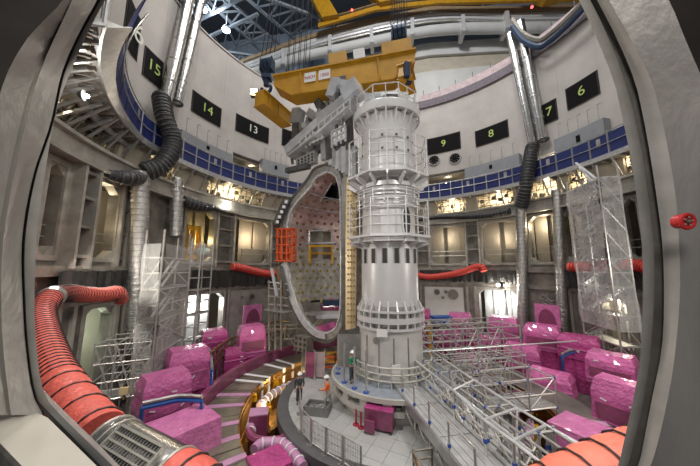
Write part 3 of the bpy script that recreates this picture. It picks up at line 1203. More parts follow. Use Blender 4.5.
# =================================================================== BALCONY
RB = 18.6
bal = thing('ring_balcony', 'ring balcony with royal blue guard panels round the pit wall', 'balcony', pol(0, RB, zdeck))
A0, A1 = -134, 92
mb = MB()
arc_beam(mb, RB - 0.05, 19.95, zdeck - 0.22, zdeck, A0, A1)
mb.build('deck', 'galv_dull', bal)
mb = MB()
arc_beam(mb, RB - 0.16, RB - 0.05, zdeck - 0.3, zdeck + 0.12, A0, A1)
mb.build('toe_board', 'galv', bal)
STEP = 4.4
k = 0
a = A0
while a < A1 - 0.1:
    b = a + STEP
    mb = MB()
    m = 'blue'
    gap = 0.22
    arc_beam(mb, RB - 0.03, RB + 0.03, zdeck + 0.16, ztop, a + gap, b - gap, 2.2)
    pn = mb.build('guard_panel', m, bal)
    p = pol(a, RB - 0.05, zdeck - 0.3)
    bm_(bal, 'post', 'galv', p, p + Vector((0, 0, ztop - zdeck + 0.55)), 0.09, 0.09)
    for z in (ztop + 0.12, (zdeck + ztop) / 2 + 0.1):
        r = MB()
        r.sweep([pol(a + STEP * t / 2, RB - 0.1, z) for t in range(3)], 0.04, 5)
        r.build('rail', 'galv', bal)
    # bracket strut under the deck
    bm_(bal, 'bracket', 'galv', pol(a, RB + 0.05, zdeck - 0.25), pol(a, 19.65, zdeck - 2.0), 0.12, 0.12)
    bm_(bal, 'joist', 'galv_dull', pol(a + STEP / 2, RB, zdeck - 0.32), pol(a + STEP / 2, 19.6, zdeck - 0.32), 0.14, 0.2)
    if k % 3 == 1:
        r = MB()
        arc_beam(r, RB - 0.07, RB - 0.04, zdeck + 0.95, ztop - 0.2, a + 1.7, a + 2.7, 1.0)
        r.build('label_plate', 'galv_dull', bal)
    a = b
    k += 1

# long joists and cross beams under the wide left end of the balcony
for k in range(22):
    ph = -133 + k * 1.65
    bm_(bal, 'long_joist', 'tube_dark', pol(ph, RB + .1, zdeck - 0.35), pol(ph, 23.0, zdeck - 0.35), 0.10, 0.22)
    if k % 3 == 0:
        bm_(bal, 'long_bracket', 'galv', pol(ph, RB + .2, zdeck - 0.4), pol(ph, 21.2, zdeck - 2.4), 0.14, 0.14)
for R_ in (19.4, 20.3, 21.2, 22.2):
    mb = MB()
    arc_beam(mb, R_, R_ + 0.16, zdeck - 0.75, zdeck - 0.45, -133, -98)
    mb.build('cross_beam', 'galv_dull', bal)
for k in range(8):
    ph = -133 + k * 4.2
    bm_(bal, 'diagonal_beam', 'steel_light', pol(ph, 19.4, zdeck - 0.6), pol(ph + 3.6, 22.2, zdeck - 0.6), 0.3, 0.2)
    tb(bal, 'hanging_pipe', 'galv_dull', pol(ph, 20.5, zdeck - 1.3), pol(ph + 4.6, 20.6, zdeck - 1.3), 0.09, 6)
    tb(bal, 'hanging_pipe', 'tube', pol(ph, 21.3, zdeck - 1.6), pol(ph + 4.6, 21.4, zdeck - 1.6), 0.07, 6)

# grey air casings hanging on the concrete above the balcony
def casing(label, px0, px1, y0, y1, R=19.2, mark=None):
    pa, pb = P_c(px0, y0[1], R), P_c(px1, y1[1], R)
    a, b = phi_of(pa), phi_of(pb)
    z0 = min(pa.z, pb.z)
    z1 = max(P_c(px0, y0[0], R).z, P_c(px1, y1[0], R).z)
    zm = (pa.z + pb.z) / 2
    h = (P_c(px0, y0[0], R).z - pa.z + P_c(px1, y1[0], R).z - pb.z) / 2
    t = thing('air_casing', label, 'air duct', pol((a + b) / 2, R, zm), 'grey air casings above the balcony')
    r = MB()
    arc_beam(r, R, RU - 0.02, zm, zm + h, a, b, 2)
    r.build('casing_box', 'grey_casing', t)
    r = MB()
    arc_beam(r, R - 0.06, R + 0.06, zm - 0.05, zm + 0.12, a, b, 2)
    r.build('lower_flange', 'galv_dull', t)
    r = MB()
    arc_beam(r, R - 0.04, R - 0.01, zm + h * 0.45, zm + h * 0.75, (a + b) / 2 - 0.5, (a + b) / 2 + 0.5, 2)
    r.build('dark_badge', 'black_panel', t)
    n = 5
    for i in range(n):
        p = pol(a + (b - a) * (i + .5) / n, R + 0.2, zm + h)
        q = pol(a + (b - a) * (i + .5) / n + 0.9, R + 0.2, zm + h)
        tb(t, 'cage_bar', 'galv_dull', p, p + Vector((0, 0, 1.5)), 0.035, 5)
        tb(t, 'cage_bar', 'galv_dull', p + Vector((0, 0, 1.5)), q + Vector((0, 0, 1.5)), 0.035, 5)
    return t


casing('grey air casing on the left wall under panels 14 and 13', 181, 232, (131, 143), (152, 163))
casing('pale casing on the wall left of the lifting tool', 262, 289, (160, 172), (164, 178))
casing('grey air casing under the panel marked 8', 465, 520, (165, 178), (156, 170))
casing('grey air casing at far right above the balcony', 556, 606, (138, 162), (117, 140))
# doors in the recesses
for i, (px, py, lab) in enumerate([(245, 170, 'left blue door of the pair in the left balcony recess'), (253, 171, 'right blue door of the pair in the left balcony recess'),
                                   (440.5, 182.5, 'left blue door in the recess behind the column side balcony'), (450.5, 181.5, 'right blue door in the recess behind the column side balcony'),
                                   (540, 163, 'left blue door at the right end of the balcony'), (548, 160.5, 'right blue door at the right end of the balcony')]):
    p = P_c(px, py, 21.0)
    ph = phi_of(p)
    t = thing('blue_door', lab, 'door', pol(ph, 21.0, zdeck), 'blue doors in the balcony recesses')
    r = MB()
    arc_beam(r, 21.0, 21.08, zdeck, ztop + 1.15, ph - 1.35, ph + 1.35, 1)
    r.build('leaf', 'blue', t)
    r = MB()
    arc_beam(r, 20.96, 21.1, ztop + 1.15, ztop + 1.27, ph - 1.5, ph + 1.5, 1)
    r.build('lintel', 'galv_dull', t)
    bm_(t, 'handle', 'galv', pol(ph + 0.9, 20.97, zdeck + 1.0), pol(ph + 0.9, 20.97, zdeck + 1.25), 0.06, 0.04)
# tube racks in the lit niches
rr = random.Random(11)
for i, (a, b, c, d) in enumerate(niches):
    lab = ['pipe rack in the far left niche close to the steel frame', 'pipe rack in the dim niche behind the left silver duct', 'pipe rack before the brightest lit niche left of the vessel sector',
           'pipe rack in the lit niche just right of the column', 'pipe rack in the lit niche below the casing under panel 8', 'pipe rack in the lit niche right of the hanging black hose',
           'pipe rack in the niche behind the right netted tower', 'pipe rack in the niche at far right beside the steel frame'][i]
    t = thing('pipe_rack', lab, 'scaffold', pol((a + b) / 2, 19.9, 15.3), 'tube racks in the lit niches')
    n = max(3, int((b - a) / 1.9))
    for k in range(n + 1):
        ph = a + (b - a) * k / n
        tb(t, 'standard', 'tube_dark', pol(ph, 20.0, 15.25), pol(ph, 20.0, d), 0.05, 5)
    for z in (15.7, 16.4, 17.0):
        MB().sweep([pol(a + (b - a) * k / 5, 19.97, z) for k in range(6)], 0.045, 5).build('ledger', 'tube_dark', t)
    for k in range(n):
        p0, p1 = a + (b - a) * k / n, a + (b - a) * (k + 1) / n
        z0 = rr.choice((15.4, 15.8, 16.3))
        tb(t, 'brace', 'tube_dark', pol(p0, 20.1, z0), pol(p1, 20.1, z0 + rr.uniform(0.5, 1.0)), 0.045, 5)
        if rr.random() < 0.6:
            bx(t, 'junction_box', 'steel_dark', pol((p0 + p1) / 2, 20.3, 16 + rr.uniform(-.3, .7)), (0.35, 0.35, 0.4))


# =================================================================== PIPES, DUCTS, HOSES
def ringed_tube(name, label, cat, pts, radii, m, ring_m=None, step=0.3, rw=0.03, n=12, group=None, wire='wire_ring', ribs=0.0, sub=8, sparse=0):
    """a hose along pts with real corrugation and separate wire rings"""
    path = smooth_path(pts, sub)
    L = [0]
    for a, b in zip(path, path[1:]):
        L.append(L[-1] + (b - a).length)
    T = L[-1]

    def at(s):
        i = 0
        while i < len(L) - 2 and L[i + 1] < s:
            i += 1
        u = (s - L[i]) / max(1e-6, L[i + 1] - L[i])
        return path[i].lerp(path[i + 1], u), (path[i + 1] - path[i]).normalized()

    def rad_at(s):
        if not isinstance(radii, (list, tuple)):
            return radii
        f = s / T * (len(radii) - 1)
        i = min(int(f), len(radii) - 2)
        return radii[i] + (radii[i + 1] - radii[i]) * (f - i)
    t = thing(name, label, cat, path[0], group)
    ns = max(8, int(T / step) * 4)
    ns = min(ns, 400)
    P, Rr = [], []
    for i in range(ns + 1):
        s = T * i / ns
        P.append(at(s)[0])
        Rr.append(rad_at(s) * (1 - ribs * math.cos(2 * math.pi * s / step) if ribs else 1))
    MB().sweep(P, Rr, n).build('sleeve', m, t, smooth=True)
    if ring_m:
        k = 1
        while k * step < T and k < 290:
            if sparse and k * step > sparse * T and k % 3:
                k += 1
                continue
            p, d = at(k * step)
            MB().torus(p, rad_at(k * step) * (1 + ribs), rw, d, 14, 5).build(wire, ring_m, t)
            k += 1
    return t, at, T, rad_at


# silver pipe pairs on the upper wall
def silver_pair(lines, base, labels):
    for (top, bot, R, r), lab in zip(lines, labels):
        p0, p1 = P_c(*top, R), P_c(*bot, R)
        t = thing('silver_pipe', lab, 'pipe', p1, 'silver pipes on the upper concrete wall')
        MB().tube(p1, p0, r, 16).build('pipe_body', 'silver_pipe', t, smooth=True)
        d = (p0 - p1).normalized()
        n = 6
        for k in range(n + 1):
            MB().torus(p1.lerp(p0, k / n), r, 0.05, d, 16, 5).build('seam_ring', 'galv', t)
        MB().torus(p1, r * 1.04, 0.12, d, 16, 6).build('collar', 'rig_dark', t)
        for k in (0.15, 0.8):
            q = p1.lerp(p0, k)
            o = (q - Vector((CX, 0, q.z))).normalized()
            bm_(t, 'wall_bracket', 'galv_dull', q + o * 0.2, q + o * (RU - R), 0.3, 0.2)


silver_pair([((191, -12), (164.5, 104), 19.3, 0.5), ((204, -12), (177, 103), 19.4, 0.4)], 0,
            ['thicker left silver pipe of the pair on the upper left wall', 'thinner right silver pipe of the pair on the upper left wall'])
silver_pair([((510, 34), (533, 146), 19.3, 0.42), ((520, 22), (543, 140), 19.4, 0.46)], 0,
            ['left silver pipe of the pair on the upper right wall', 'right silver pipe of the pair on the upper right wall'])
# black flexible hoses
ringed_tube('black_hose', 'black flexible hose hanging from the left silver pipes across the balcony', 'hose',
            [P_c(161, 96, 18.9), P_c(165, 118, 18.2), P_c(172, 138, 17.8), P_c(171, 152, 17.6), P_c(160, 166, 17.8), P_c(144, 172, 18.3)], 0.62, 'black_hose', 'rig_dark', 0.32, 0.05, 14, 'black flexible hoses', 'coil_ring', 0.05)
ringed_tube('black_hose', 'flat black hose lying along the beam at left, left of the silver duct', 'hose',
            [P_c(142, 178, 18.2), P_c(128, 178, 18.2), P_c(114, 176, 18.6), P_c(102, 172, 18.9)], [0.4, 0.5, 0.42, 0.2], 'black_hose', 'rig_dark', 0.32, 0.04, 12, 'black flexible hoses', 'coil_ring', 0.03)
ringed_tube('black_hose', 'black flexible hose hanging from the right silver pipes past the balcony', 'hose',
            [P_c(533, 145, 18.9), P_c(530, 160, 18.2), P_c(527, 178, 17.9), P_c(525, 192, 18.0), P_c(521, 206, 18.6)], 0.62, 'black_hose', 'rig_dark', 0.32, 0.05, 14, 'black flexible hoses', 'coil_ring', 0.05)
ringed_tube('black_hose', 'slack black hose along the ring beam right of the column', 'hose',
            [P_c(418, 220, 18.6), P_c(440, 217, 18.5), P_c(465, 216.5, 18.4), P_c(490, 215, 18.3), P_c(510, 211, 18.3)], [0.2, 0.26, 0.3, 0.35, 0.4], 'black_hose', 'rig_dark', 0.4, 0.03, 10, 'black flexible hoses', 'coil_ring', 0.02)
ringed_tube('black_hose', 'black sleeve hanging along the ring beam behind the left silver duct', 'hose',
            [P_c(183, 201, 18.8), P_c(198, 206, 18.6), P_c(212, 208, 18.6), P_c(226, 212, 18.7)], [0.5, 0.5, 0.3, 0.12], 'black_hose', 'rig_dark', 0.4, 0.03, 10, 'black flexible hoses', 'coil_ring', 0.02)


# vertical foil ducts
def foil_duct(label, top, bot, r, R=18.7):
    a, b = P_c(*top, R), P_c(*bot, R)
    t, *_ = ringed_tube('foil_duct', label, 'duct', [b, b.lerp(a, .33), b.lerp(a, .66), a], r, 'silver_duct', 'galv_dull', 0.42, 0.035, 12, 'vertical foil ducts on the steel wall', 'hoop', 0.03)
    for k in (0.05, 0.5, 0.95):
        q = b.lerp(a, k)
        o = (q - Vector((CX, 0, q.z))).normalized()
        bm_(t, 'clamp', 'galv_dull', q + o * r, q + o * (RW - R), 0.25, 0.12)


foil_duct('tall foil duct on the steel wall left of the netted tower', (141, 172), (136, 352), 0.55, 18.4)
foil_duct('short foil duct hanging below the left balcony brackets', (177, 178), (176, 236), 0.5)
foil_duct('foil duct on the wall below the right hanging black hose', (521, 206), (523, 352), 0.5)
foil_duct('foil duct left of the right netted tower', (557, 190), (563, 345), 0.42)

# black drapes under the ledge
def drape(label, px0, px1, y0, R, z0, z1, seed):
    rn = random.Random(seed)
    a, b = col_of(px0, y0, R), col_of(px1, y0, R)
    n = int(abs(b - a) / 0.8)
    rows = []
    off = [rn.uniform(-.12, .12) for _ in range(n + 1)]
    sag = [rn.uniform(-.18, .18) for _ in range(n + 1)]
    for zf in (0, .33, .66, 1):
        rows.append([pol(a + (b - a) * k / n, R + off[k] * (0.3 + zf), z1 + (z0 - z1) * zf + (sag[k] if zf > 0.9 else sag[k] * .3)) for k in range(n + 1)])
    o = MB().loft(rows).build('black_drape', 'black_sheet', solid=0.03)
    tag(o, label, 'drape', 'black plastic drapes')


drape('black plastic drape below the ledge on the left wall behind the netted tower', 58, 274, 280, 18.75, 6.05, 7.75, 1)
drape('black plastic drape below the ledge right of the column', 420, 523, 275, 18.75, 6.3, 7.7, 2)
drape('black plastic drape below the ledge beside the right steel frame', 565, 640, 275, 18.75, 6.2, 7.7, 3)

# red hoses
ringed_tube('red_hose', 'red hose along the ledge between the small scaffold and the vessel sector', 'hose',
            [P_c(232, 266.5, 18.0), P_c(242, 268, 18.0), P_c(254, 271, 17.9), P_c(266, 273.5, 17.9), P_c(280, 273, 18.1)], 0.36, 'red_hose', 'red', 0.26, 0.04, 12, 'red ventilation hoses', 'wire_ring', 0.06)
ringed_tube('red_hose', 'red hose rising to the right along the ledge beside the column', 'hose',
            [P_c(414, 274.5, 18.0), P_c(428, 277, 17.9), P_c(445, 275.5, 17.9), P_c(462, 272, 17.9), P_c(476, 267, 18.0), P_c(482, 267.5, 17.9), P_c(484, 271, 17.8)], 0.36, 'red_hose', 'red', 0.26, 0.04, 12, 'red ventilation hoses', 'wire_ring', 0.06)
ringed_tube('red_hose', 'red hose running behind the right netted tower to the steel frame', 'hose',
            [P_c(569, 267, 18.2), P_c(585, 267, 18.2), P_c(605, 266, 18.2), P_c(624, 264, 18.2), P_c(640, 266, 18.2), P_c(656, 270, 18.0)], 0.4, 'red_hose', 'red', 0.26, 0.04, 12, 'red ventilation hoses', 'wire_ring', 0.05)
for px, py in [(248, 270), (429, 277)]:
    pass
RH = .36
t, at, T, ra = ringed_tube('large_red_hose', 'large red hose winding down beside the left steel frame to the lower corner', 'hose',
            [P_d(121, 299, 15.2), P_d(117, 293, 14.5), P_d(103, 295, 13.5), P_d(86, 295, 12.4), P_d(68, 293, 11.2), P_d(52, 297, 9.6), P_d(42, 312, 8.4), P_d(44, 335, 7.0), P_d(52, 363, 5.8), P_d(65, 391, 4.9), P_d(82, 416, 4.3), P_d(100, 437, 3.9)],
            [0.38, 0.38, 0.37, 0.36, 0.35, 0.345, 0.335, 0.33, 0.33, 0.33, 0.34, 0.34], 'red_hose_near', 'hose_wire', 0.2, 0.016, 20, 'red ventilation hoses', 'wire_ring', 0.02, 8, 0.86)
p, d = at(T * 0.42)
MB().tube(p - d * 0.25, p + d * 0.25, 0.385, 18).build('foil_band', 'silver_duct', t, smooth=True)
# metal section and the hose end below it
A, B = P_d(110, 445, 3.7), P_d(172, 482, 3.2)
t = thing('vent_section', 'silver duct section with a slatted grille at the lower left corner', 'duct', A)
dd = (B - A).normalized()
ns = 40
MB().sweep([A.lerp(B, k / ns) for k in range(ns + 1)], [0.345 + 0.006 * math.cos(k * math.pi) for k in range(ns + 1)], 28).build('duct_body', 'silver_pipe', t, smooth=True)
MB().torus(A, 0.345, 0.025, dd, 28, 6).build('end_band', 'steel_light', t)
MB().torus(A.lerp(B, 0.12), 0.352, 0.012, dd, 28, 6).build('clip_band', 'steel_light', t)
MB().torus(B, 0.345, 0.025, dd, 28, 6).build('end_band', 'steel_light', t)
tocam = (CAMLOC - A.lerp(B, .5))
tocam = (tocam - dd * tocam.dot(dd)).normalized()
side = dd.cross(tocam)
nrm = (tocam * 0.98 - side * 0.12).normalized()
side = dd.cross(nrm)
cen = A.lerp(B, 0.56) + nrm * 0.345
Lg, Wg = (B - A).length * 0.66, 0.33
for s0 in (-1, 1):
    bm_(t, 'grille_frame', 'steel_light', cen + side * (Wg / 2 * s0) - dd * Lg / 2, cen + side * (Wg / 2 * s0) + dd * Lg / 2, 0.03, 0.06, nrm)
    bm_(t, 'grille_frame', 'steel_light', cen + dd * (Lg / 2 * s0) - side * Wg / 2, cen + dd * (Lg / 2 * s0) + side * Wg / 2, 0.03, 0.06, nrm)
bm_(t, 'grille_back', 'column_dark', cen - dd * Lg / 2 - nrm * 0.015, cen + dd * Lg / 2 - nrm * 0.015, Wg, 0.02, nrm)
for k in range(1, 4):
    bm_(t, 'grille_slat', 'steel_light', cen + side * (Wg * (k / 4 - .5)) - dd * Lg / 2, cen + side * (Wg * (k / 4 - .5)) + dd * Lg / 2, 0.022, 0.05, nrm)
for k in range(1, 16):
    bm_(t, 'grille_fin', 'galv_dull', cen + dd * (Lg * (k / 16 - .5)) - side * Wg / 2, cen + dd * (Lg * (k / 16 - .5)) + side * Wg / 2, 0.007, 0.03, nrm)
ringed_tube('red_hose', 'short red hose end below the silver grille section at bottom left', 'hose',
            [B, B + dd * 0.25, B + dd * 0.5 + Vector((0, 0, -.05)), B + dd * 0.8 + Vector((0, 0, -.15))], 0.35, 'red_hose_near', 'hose_wire', 0.22, 0.016, 20, 'red ventilation hoses', 'wire_ring', 0.02)
ringed_tube('salmon_hose', 'fat salmon red hose with black rings at the lower right corner', 'hose',
            [P_d(494, 564, 3.0), P_d(530, 529, 3.05), P_d(572, 502, 3.1), P_d(612, 482, 3.2), P_d(652, 467, 3.3), P_d(700, 456, 3.4)], 0.42, 'salmon_hose', 'hose_wire', 0.36, 0.015, 24, 'red ventilation hoses', 'wire_ring', 0.03)
# =================================================================== CENTRAL COLUMN
def zc(py, r):
    return P_y(389, py, -r).z


def octo(mb, r, z0, z1, rot=22.5, n=8):
    f = [(r * math.sin(rad(rot + 360 / n * k)), r * math.cos(rad(rot + 360 / n * k))) for k in range(n)]
    mb.hexa([(x, y, z0) for x, y in f], [(x, y, z1) for x, y in f])
    return f


def pc(phi, r, z):
    return pol(phi, r, z, 0.0) if phi > -97 else Vector((r * math.sin(rad(phi)), r * math.cos(rad(phi)), z))


def guard(parent, r, z0, z1, n=8, rot=22.5, levels=3, m='rail_white', rr=0.035, skip=()):
    P = [(r * math.sin(rad(rot + 360 / n * k)), r * math.cos(rad(rot + 360 / n * k))) for k in range(n)]
    for k in range(n):
        a, b = P[k], P[(k + 1) % n]
        tb(parent, 'rail_post', m, (a[0], a[1], z0), (a[0], a[1], z1), rr * 1.2, 6)
        if k in skip:
            continue
        for j in range(levels):
            z = z0 + (z1 - z0) * (j + 1) / levels
            tb(parent, 'rail', m, (a[0], a[1], z), (b[0], b[1], z), rr, 6)
        tb(parent, 'rail_post', m, ((a[0] + b[0]) / 2, (a[1] + b[1]) / 2, z0), ((a[0] + b[0]) / 2, (a[1] + b[1]) / 2, z1), rr, 6)


ZP = 1.35
col = thing('central_column', 'tall pale grey cylindrical column with railed platforms in the middle of the pit', 'column', (0, 0, ZP))
z_cl, z_ch = zc(333, 2.0), zc(306, 2.0)
MB().lathe([(0, ZP), (2.02, ZP), (2.02, z_cl)], 48).build('lower_shaft', 'column_low', col, smooth=True)
MB().lathe([(1.87, z_cl - .2), (1.87, zc(238, 1.9))], 48).build('main_shaft', 'column', col, smooth=True)
z_p2 = zc(233, 2.6)
z_p1 = zc(168, 2.6)
MB().lathe([(1.80, z_p2 - .3), (1.80, zc(176, 1.9))], 48).build('middle_shaft', 'column', col, smooth=True)
MB().lathe([(1.80, z_p1 - .6), (1.80, zc(108, 1.9)), (1.80, zc(100, 1.9))], 48).build('upper_shaft', 'column', col, smooth=True)
# lower collar cage
zs = [zc(331, 2.15), zc(322, 2.15), zc(313, 2.15)]
for z, h in zip(zs, (0.14, 0.32, 0.12)):
    MB().ring(2.0, 2.2, z - h / 2, z + h / 2, 48).build('collar_ring', 'column', col, smooth=True)
for k in range(24):
    r = MB()
    a = rad(k * 15 + 3)
    s, c = math.sin(a), math.cos(a)
    t2 = Vector((c, -s, 0)) * 0.05
    lo, hi = zs[0], zs[2]
    b0 = [Vector((2.0 * s, 2.0 * c, lo)), Vector((2.17 * s, 2.17 * c, lo)), Vector((2.17 * s, 2.17 * c, hi)), Vector((1.87 * s, 1.87 * c, z_ch + .25)), Vector((1.85 * s, 1.85 * c, lo))]
    r.hexa([p - t2 for p in b0], [p + t2 for p in b0])
    r.build('gusset', 'column', col)
MB().lathe([(1.88, zs[0]), (1.95, zs[0] + .1), (1.95, zs[2] - .1), (1.87, zs[2] + .3)], 48).build('collar_core', 'galv_dull', col, smooth=True)
# slots
z_s0, z_s1 = zc(263, 1.88), zc(248, 1.88)
for k in range(16):
    ph = k * 22.5 + 8
    a = rad(ph)
    bx(col, 'slot', 'column_dark', (1.862 * math.sin(a), 1.862 * math.cos(a), (z_s0 + z_s1) / 2), (0.26, 0.06, z_s1 - z_s0), -a)
    for s in (-1, 1):
        bx(col, 'slot_frame', 'galv_dull', (1.875 * math.sin(a + s * 0.085), 1.875 * math.cos(a + s * 0.085), (z_s0 + z_s1) / 2), (0.05, 0.07, z_s1 - z_s0), -a)
# platforms
mb = MB()
octo(mb, 2.85, z_p2 - 0.16, z_p2)
mb.build('platform_deck', 'column', col)
mb = MB()
octo(mb, 2.55, z_p2 - 0.42, z_p2 - 0.16)
mb.build('platform_girder', 'column', col)
for k in range(16):
    a = rad(k * 22.5)
    bm_(col, 'platform_bracket', 'column', (1.8 * math.sin(a), 1.8 * math.cos(a), z_p2 - 0.6), (2.6 * math.sin(a), 2.6 * math.cos(a), z_p2 - 0.3), 0.08, 0.35)
guard(col, 2.75, z_p2, zc(196, 2.6), levels=4)
mb = MB()
octo(mb, 2.9, z_p1 - 0.14, z_p1)
mb.build('platform_deck', 'column', col)
for k in range(16):
    a = rad(k * 22.5)
    bm_(col, 'platform_bracket', 'column', (1.75 * math.sin(a), 1.75 * math.cos(a), z_p1 - 0.75), (2.75 * math.sin(a), 2.75 * math.cos(a), z_p1 - 0.2), 0.10, 0.4)
guard(col, 2.8, z_p1, zc(128, 2.7), levels=3)
# flanges and cage between the platforms
MB().ring(1.7, 2.05, zc(184, 2.0), zc(180, 2.0), 48).build('flange', 'column', col, smooth=True)
MB().ring(1.7, 2.0, zc(193, 2.0), zc(190, 2.0), 48).build('flange', 'column', col, smooth=True)
for py in (204, 200, 195, 189, 186):
    MB().torus((0, 0, zc(py, 2.15)), 2.12, 0.045, (0, 0, 1), 40, 6).build('cage_hoop', 'rail_white', col, smooth=True)
for k in range(18):
    a = rad(k * 20 + 6)
    tb(col, 'cage_bar', 'rail_white', (2.12 * math.sin(a), 2.12 * math.cos(a), zc(205, 2.15)), (2.12 * math.sin(a), 2.12 * math.cos(a), zc(185, 2.15)), 0.035, 6)
# hatch (oval) on the right
p = P_y(412, 220, -1.2)
ph = 140
a = rad(ph)
nrm = Vector((math.sin(a), math.cos(a), 0))
tx = Vector((math.cos(a), -math.sin(a), 0))
zz = zc(220, 1.8)
loop = []
for k in range(20):
    t = 2 * math.pi * k / 20
    lx, lz = 0.36 * math.cos(t), 0.95 * math.copysign(abs(math.sin(t)) ** 0.7, math.sin(t))
    loop.append(nrm * 1.76 + tx * lx + Vector((0, 0, zz + lz)))
MB().hexa(loop, [q + nrm * 0.06 for q in loop]).build('hatch', 'column_dark', col)
MB().sweep([q + nrm * 0.06 for q in loop + loop[:2]], 0.06, 6, cap=False).build('hatch_rim', 'column', col)
# top flange with gussets
zt0, zt1, zt2 = zc(122, 1.85), zc(107, 2.2), zc(97, 2.35)
MB().lathe([(1.78, zt2), (2.38, zt2), (2.42, zt1 + .5), (2.36, zt1), (1.85, zt1 + .15), (1.85, zt2)], 48).build('top_flange', 'column', col, smooth=True)
for k in range(20):
    a = rad(k * 18)
    s, c = math.sin(a), math.cos(a)
    t2 = Vector((c, -s, 0)) * 0.04
    b0 = [Vector((1.78 * s, 1.78 * c, zt0)), Vector((2.34 * s, 2.34 * c, zt1 + .1)), Vector((1.78 * s, 1.78 * c, zt1 + .1))]
    MB().hexa([q - t2 for q in b0], [q + t2 for q in b0]).build('top_gusset', 'column', col)
MB().lathe([(0, zt2 - .05), (2.3, zt2 - .05)], 32).build('top_plate', 'column', col)
guard(col, 2.2, zt2, zt2 + 1.25, levels=2, n=8)
for q, sz, m in [((-0.9, -1.2, .5), (1.1, .8, .9), 'rig_light'), ((0.4, -1.3, .35), (.9, .7, .7), 'rig_dark'), ((1.2, -.9, .55), (.6, .6, 1.1), 'white_wall'), ((-1.4, -.3, .4), (.6, .9, .8), 'green_cloth'), ((0.1, -0.5, .6), (.8, .8, 1.2), 'galv_dull')]:
    bx(col, 'top_equipment', m, (q[0], q[1], zt2 + q[2]), sz, 0.2)
# bolts on the upper shaft
for row in (134, 147):
    for k in range(12):
        a = rad(k * 30 + 9)
        zz = zc(row, 1.8)
        MB().box((1.81 * math.sin(a), 1.81 * math.cos(a), zz), (0.14, 0.08, 0.14), -a).build('bolt_pocket', 'rig_dark', col)
# white tag and details on the lower shaft
bx(col, 'white_notice', 'white_sign', P_y(382, 331.5, -2.24) + Vector((0, 0, -.1)), (0.62, 0.04, 0.42))
a = rad(205)
MB().tube((2.0 * math.sin(a), 2.0 * math.cos(a), zc(342, 2)), (2.05 * math.sin(a), 2.05 * math.cos(a), zc(342, 2)), 0.2, 14).build('port_cap', 'galv_dull', col)
for k in range(5):
    a = rad(150 + k * 25)
    MB().tube((2.02 * math.sin(a), 2.02 * math.cos(a), ZP), (2.02 * math.sin(a), 2.02 * math.cos(a), z_cl - .3), 0.05, 6).build('conduit', 'galv_dull', col)

# ---------------- base under the column
base = thing('column_base', 'round cream base platform under the column, with a blue grey deck and skirt openings', 'platform', (0, 0, 0))
RP = 3.75
MB().ring(0.5, RP, ZP - 0.12, ZP, 56).build('deck', 'deck_blue', base)
MB().ring(RP - 0.02, RP + 0.1, ZP - 0.2, ZP + 0.03, 56).build('deck_edge', 'pedestal', base, smooth=True)
MB().ring(RP - 0.25, RP, ZP - 0.85, ZP - 0.6, 56).build('skirt_ring', 'pedestal', base, smooth=True)
for k in range(18):
    a0, a1 = k * 20, k * 20 + 7
    MB().ring(RP - 0.22, RP - 0.02, ZP - 0.65, ZP - 0.15, 3, (0, 0), a0, a1).build('skirt_block', 'pedestal', base)
MB().lathe([(RP - 0.6, ZP - 0.12), (RP - 0.6, ZP - 0.8), (3.35, ZP - 0.85), (3.35, 0), (0, 0)], 56).build('pedestal', 'pedestal', base, smooth=True)
MB().ring(RP - 0.64, RP - 0.56, ZP - 0.62, ZP - 0.2, 40).build('shadow_gap', 'column_dark', base)
for py_z in (0.35, 0.7, 1.05):
    MB().torus((0, 0, ZP + py_z), 2.55, 0.05, (0, 0, 1), 48, 6).build('inner_rail', 'pedestal', base, smooth=True)
for k in range(22):
    a = rad(k * 360 / 22)
    bm_(base, 'inner_post', 'pedestal', (2.55 * math.sin(a), 2.55 * math.cos(a), ZP), (2.55 * math.sin(a), 2.55 * math.cos(a), ZP + 1.1), 0.1, 0.06)
    bx(base, 'inner_bracket', 'pedestal', (2.35 * math.sin(a), 2.35 * math.cos(a), ZP + 0.28), (0.08, 0.4, 0.5), -a)
for ph in (255, 268, 282, 232, 216, 203):
    q = pc(ph, RP - 0.3, ZP)
    q = Vector(((RP - .3) * math.sin(rad(ph)), (RP - .3) * math.cos(rad(ph)), ZP))
    MB().tube(q, q + Vector((0, 0, 2.2)), 0.05, 6).build('scaffold_standard', 'tube', base)
    MB().tube(q, q + Vector((0, 0, 0.06)), 0.15, 10).build('foot_plate', 'coupler', base)
# plum box and props in front of the pedestal
p = P_z(380, 436, 0)
t = thing('plum_box', 'plum coloured wrapped box standing in front of the column base', 'box', p)
th = rad(-12)
bx(t, 'body', 'plum', p + Vector((0, 0.7, 0.55)), (1.4, 0.9, 0.86), th)
bx(t, 'lid', 'magenta', p + Vector((0, 0.7, 0.99)), (1.45, .95, 0.06), th)
bx(t, 'side_pocket', 'plum', p + Vector((-0.5, 0.05, 0.35)), (0.5, 0.14, 0.5), th)
for s in (-1, 1):
    bx(t, 'skid', 'rig_dark', p + Vector((0.6 * s, 0.7, 0.03)), (0.15, 1.2, 0.06), th)
for i, (px, py) in enumerate([(356, 425), (361, 428)]):
    q = P_z(px, py, 0)
    t = thing('red_prop', ['left thin dark red prop under the deck rim beside the plum box', 'right thin dark red prop under the deck rim beside the plum box'][i], 'prop', q, 'dark red props under the base')
    tb(t, 'shaft', 'sign_red', q, q + Vector((0, 0, 0.75)), 0.05)
    MB().tube(q, q + Vector((0, 0, 0.05)), 0.16, 10).build('foot', 'sign_red', t)

# =================================================================== VESSEL SECTOR
UR = Vector((-3.3, 1.5, 0)).normalized()
NN = Vector((-UR.y, UR.x, 0))
if NN.y > 0:
    NN = -NN
PHI0 = math.degrees(math.atan2(UR.x, UR.y))


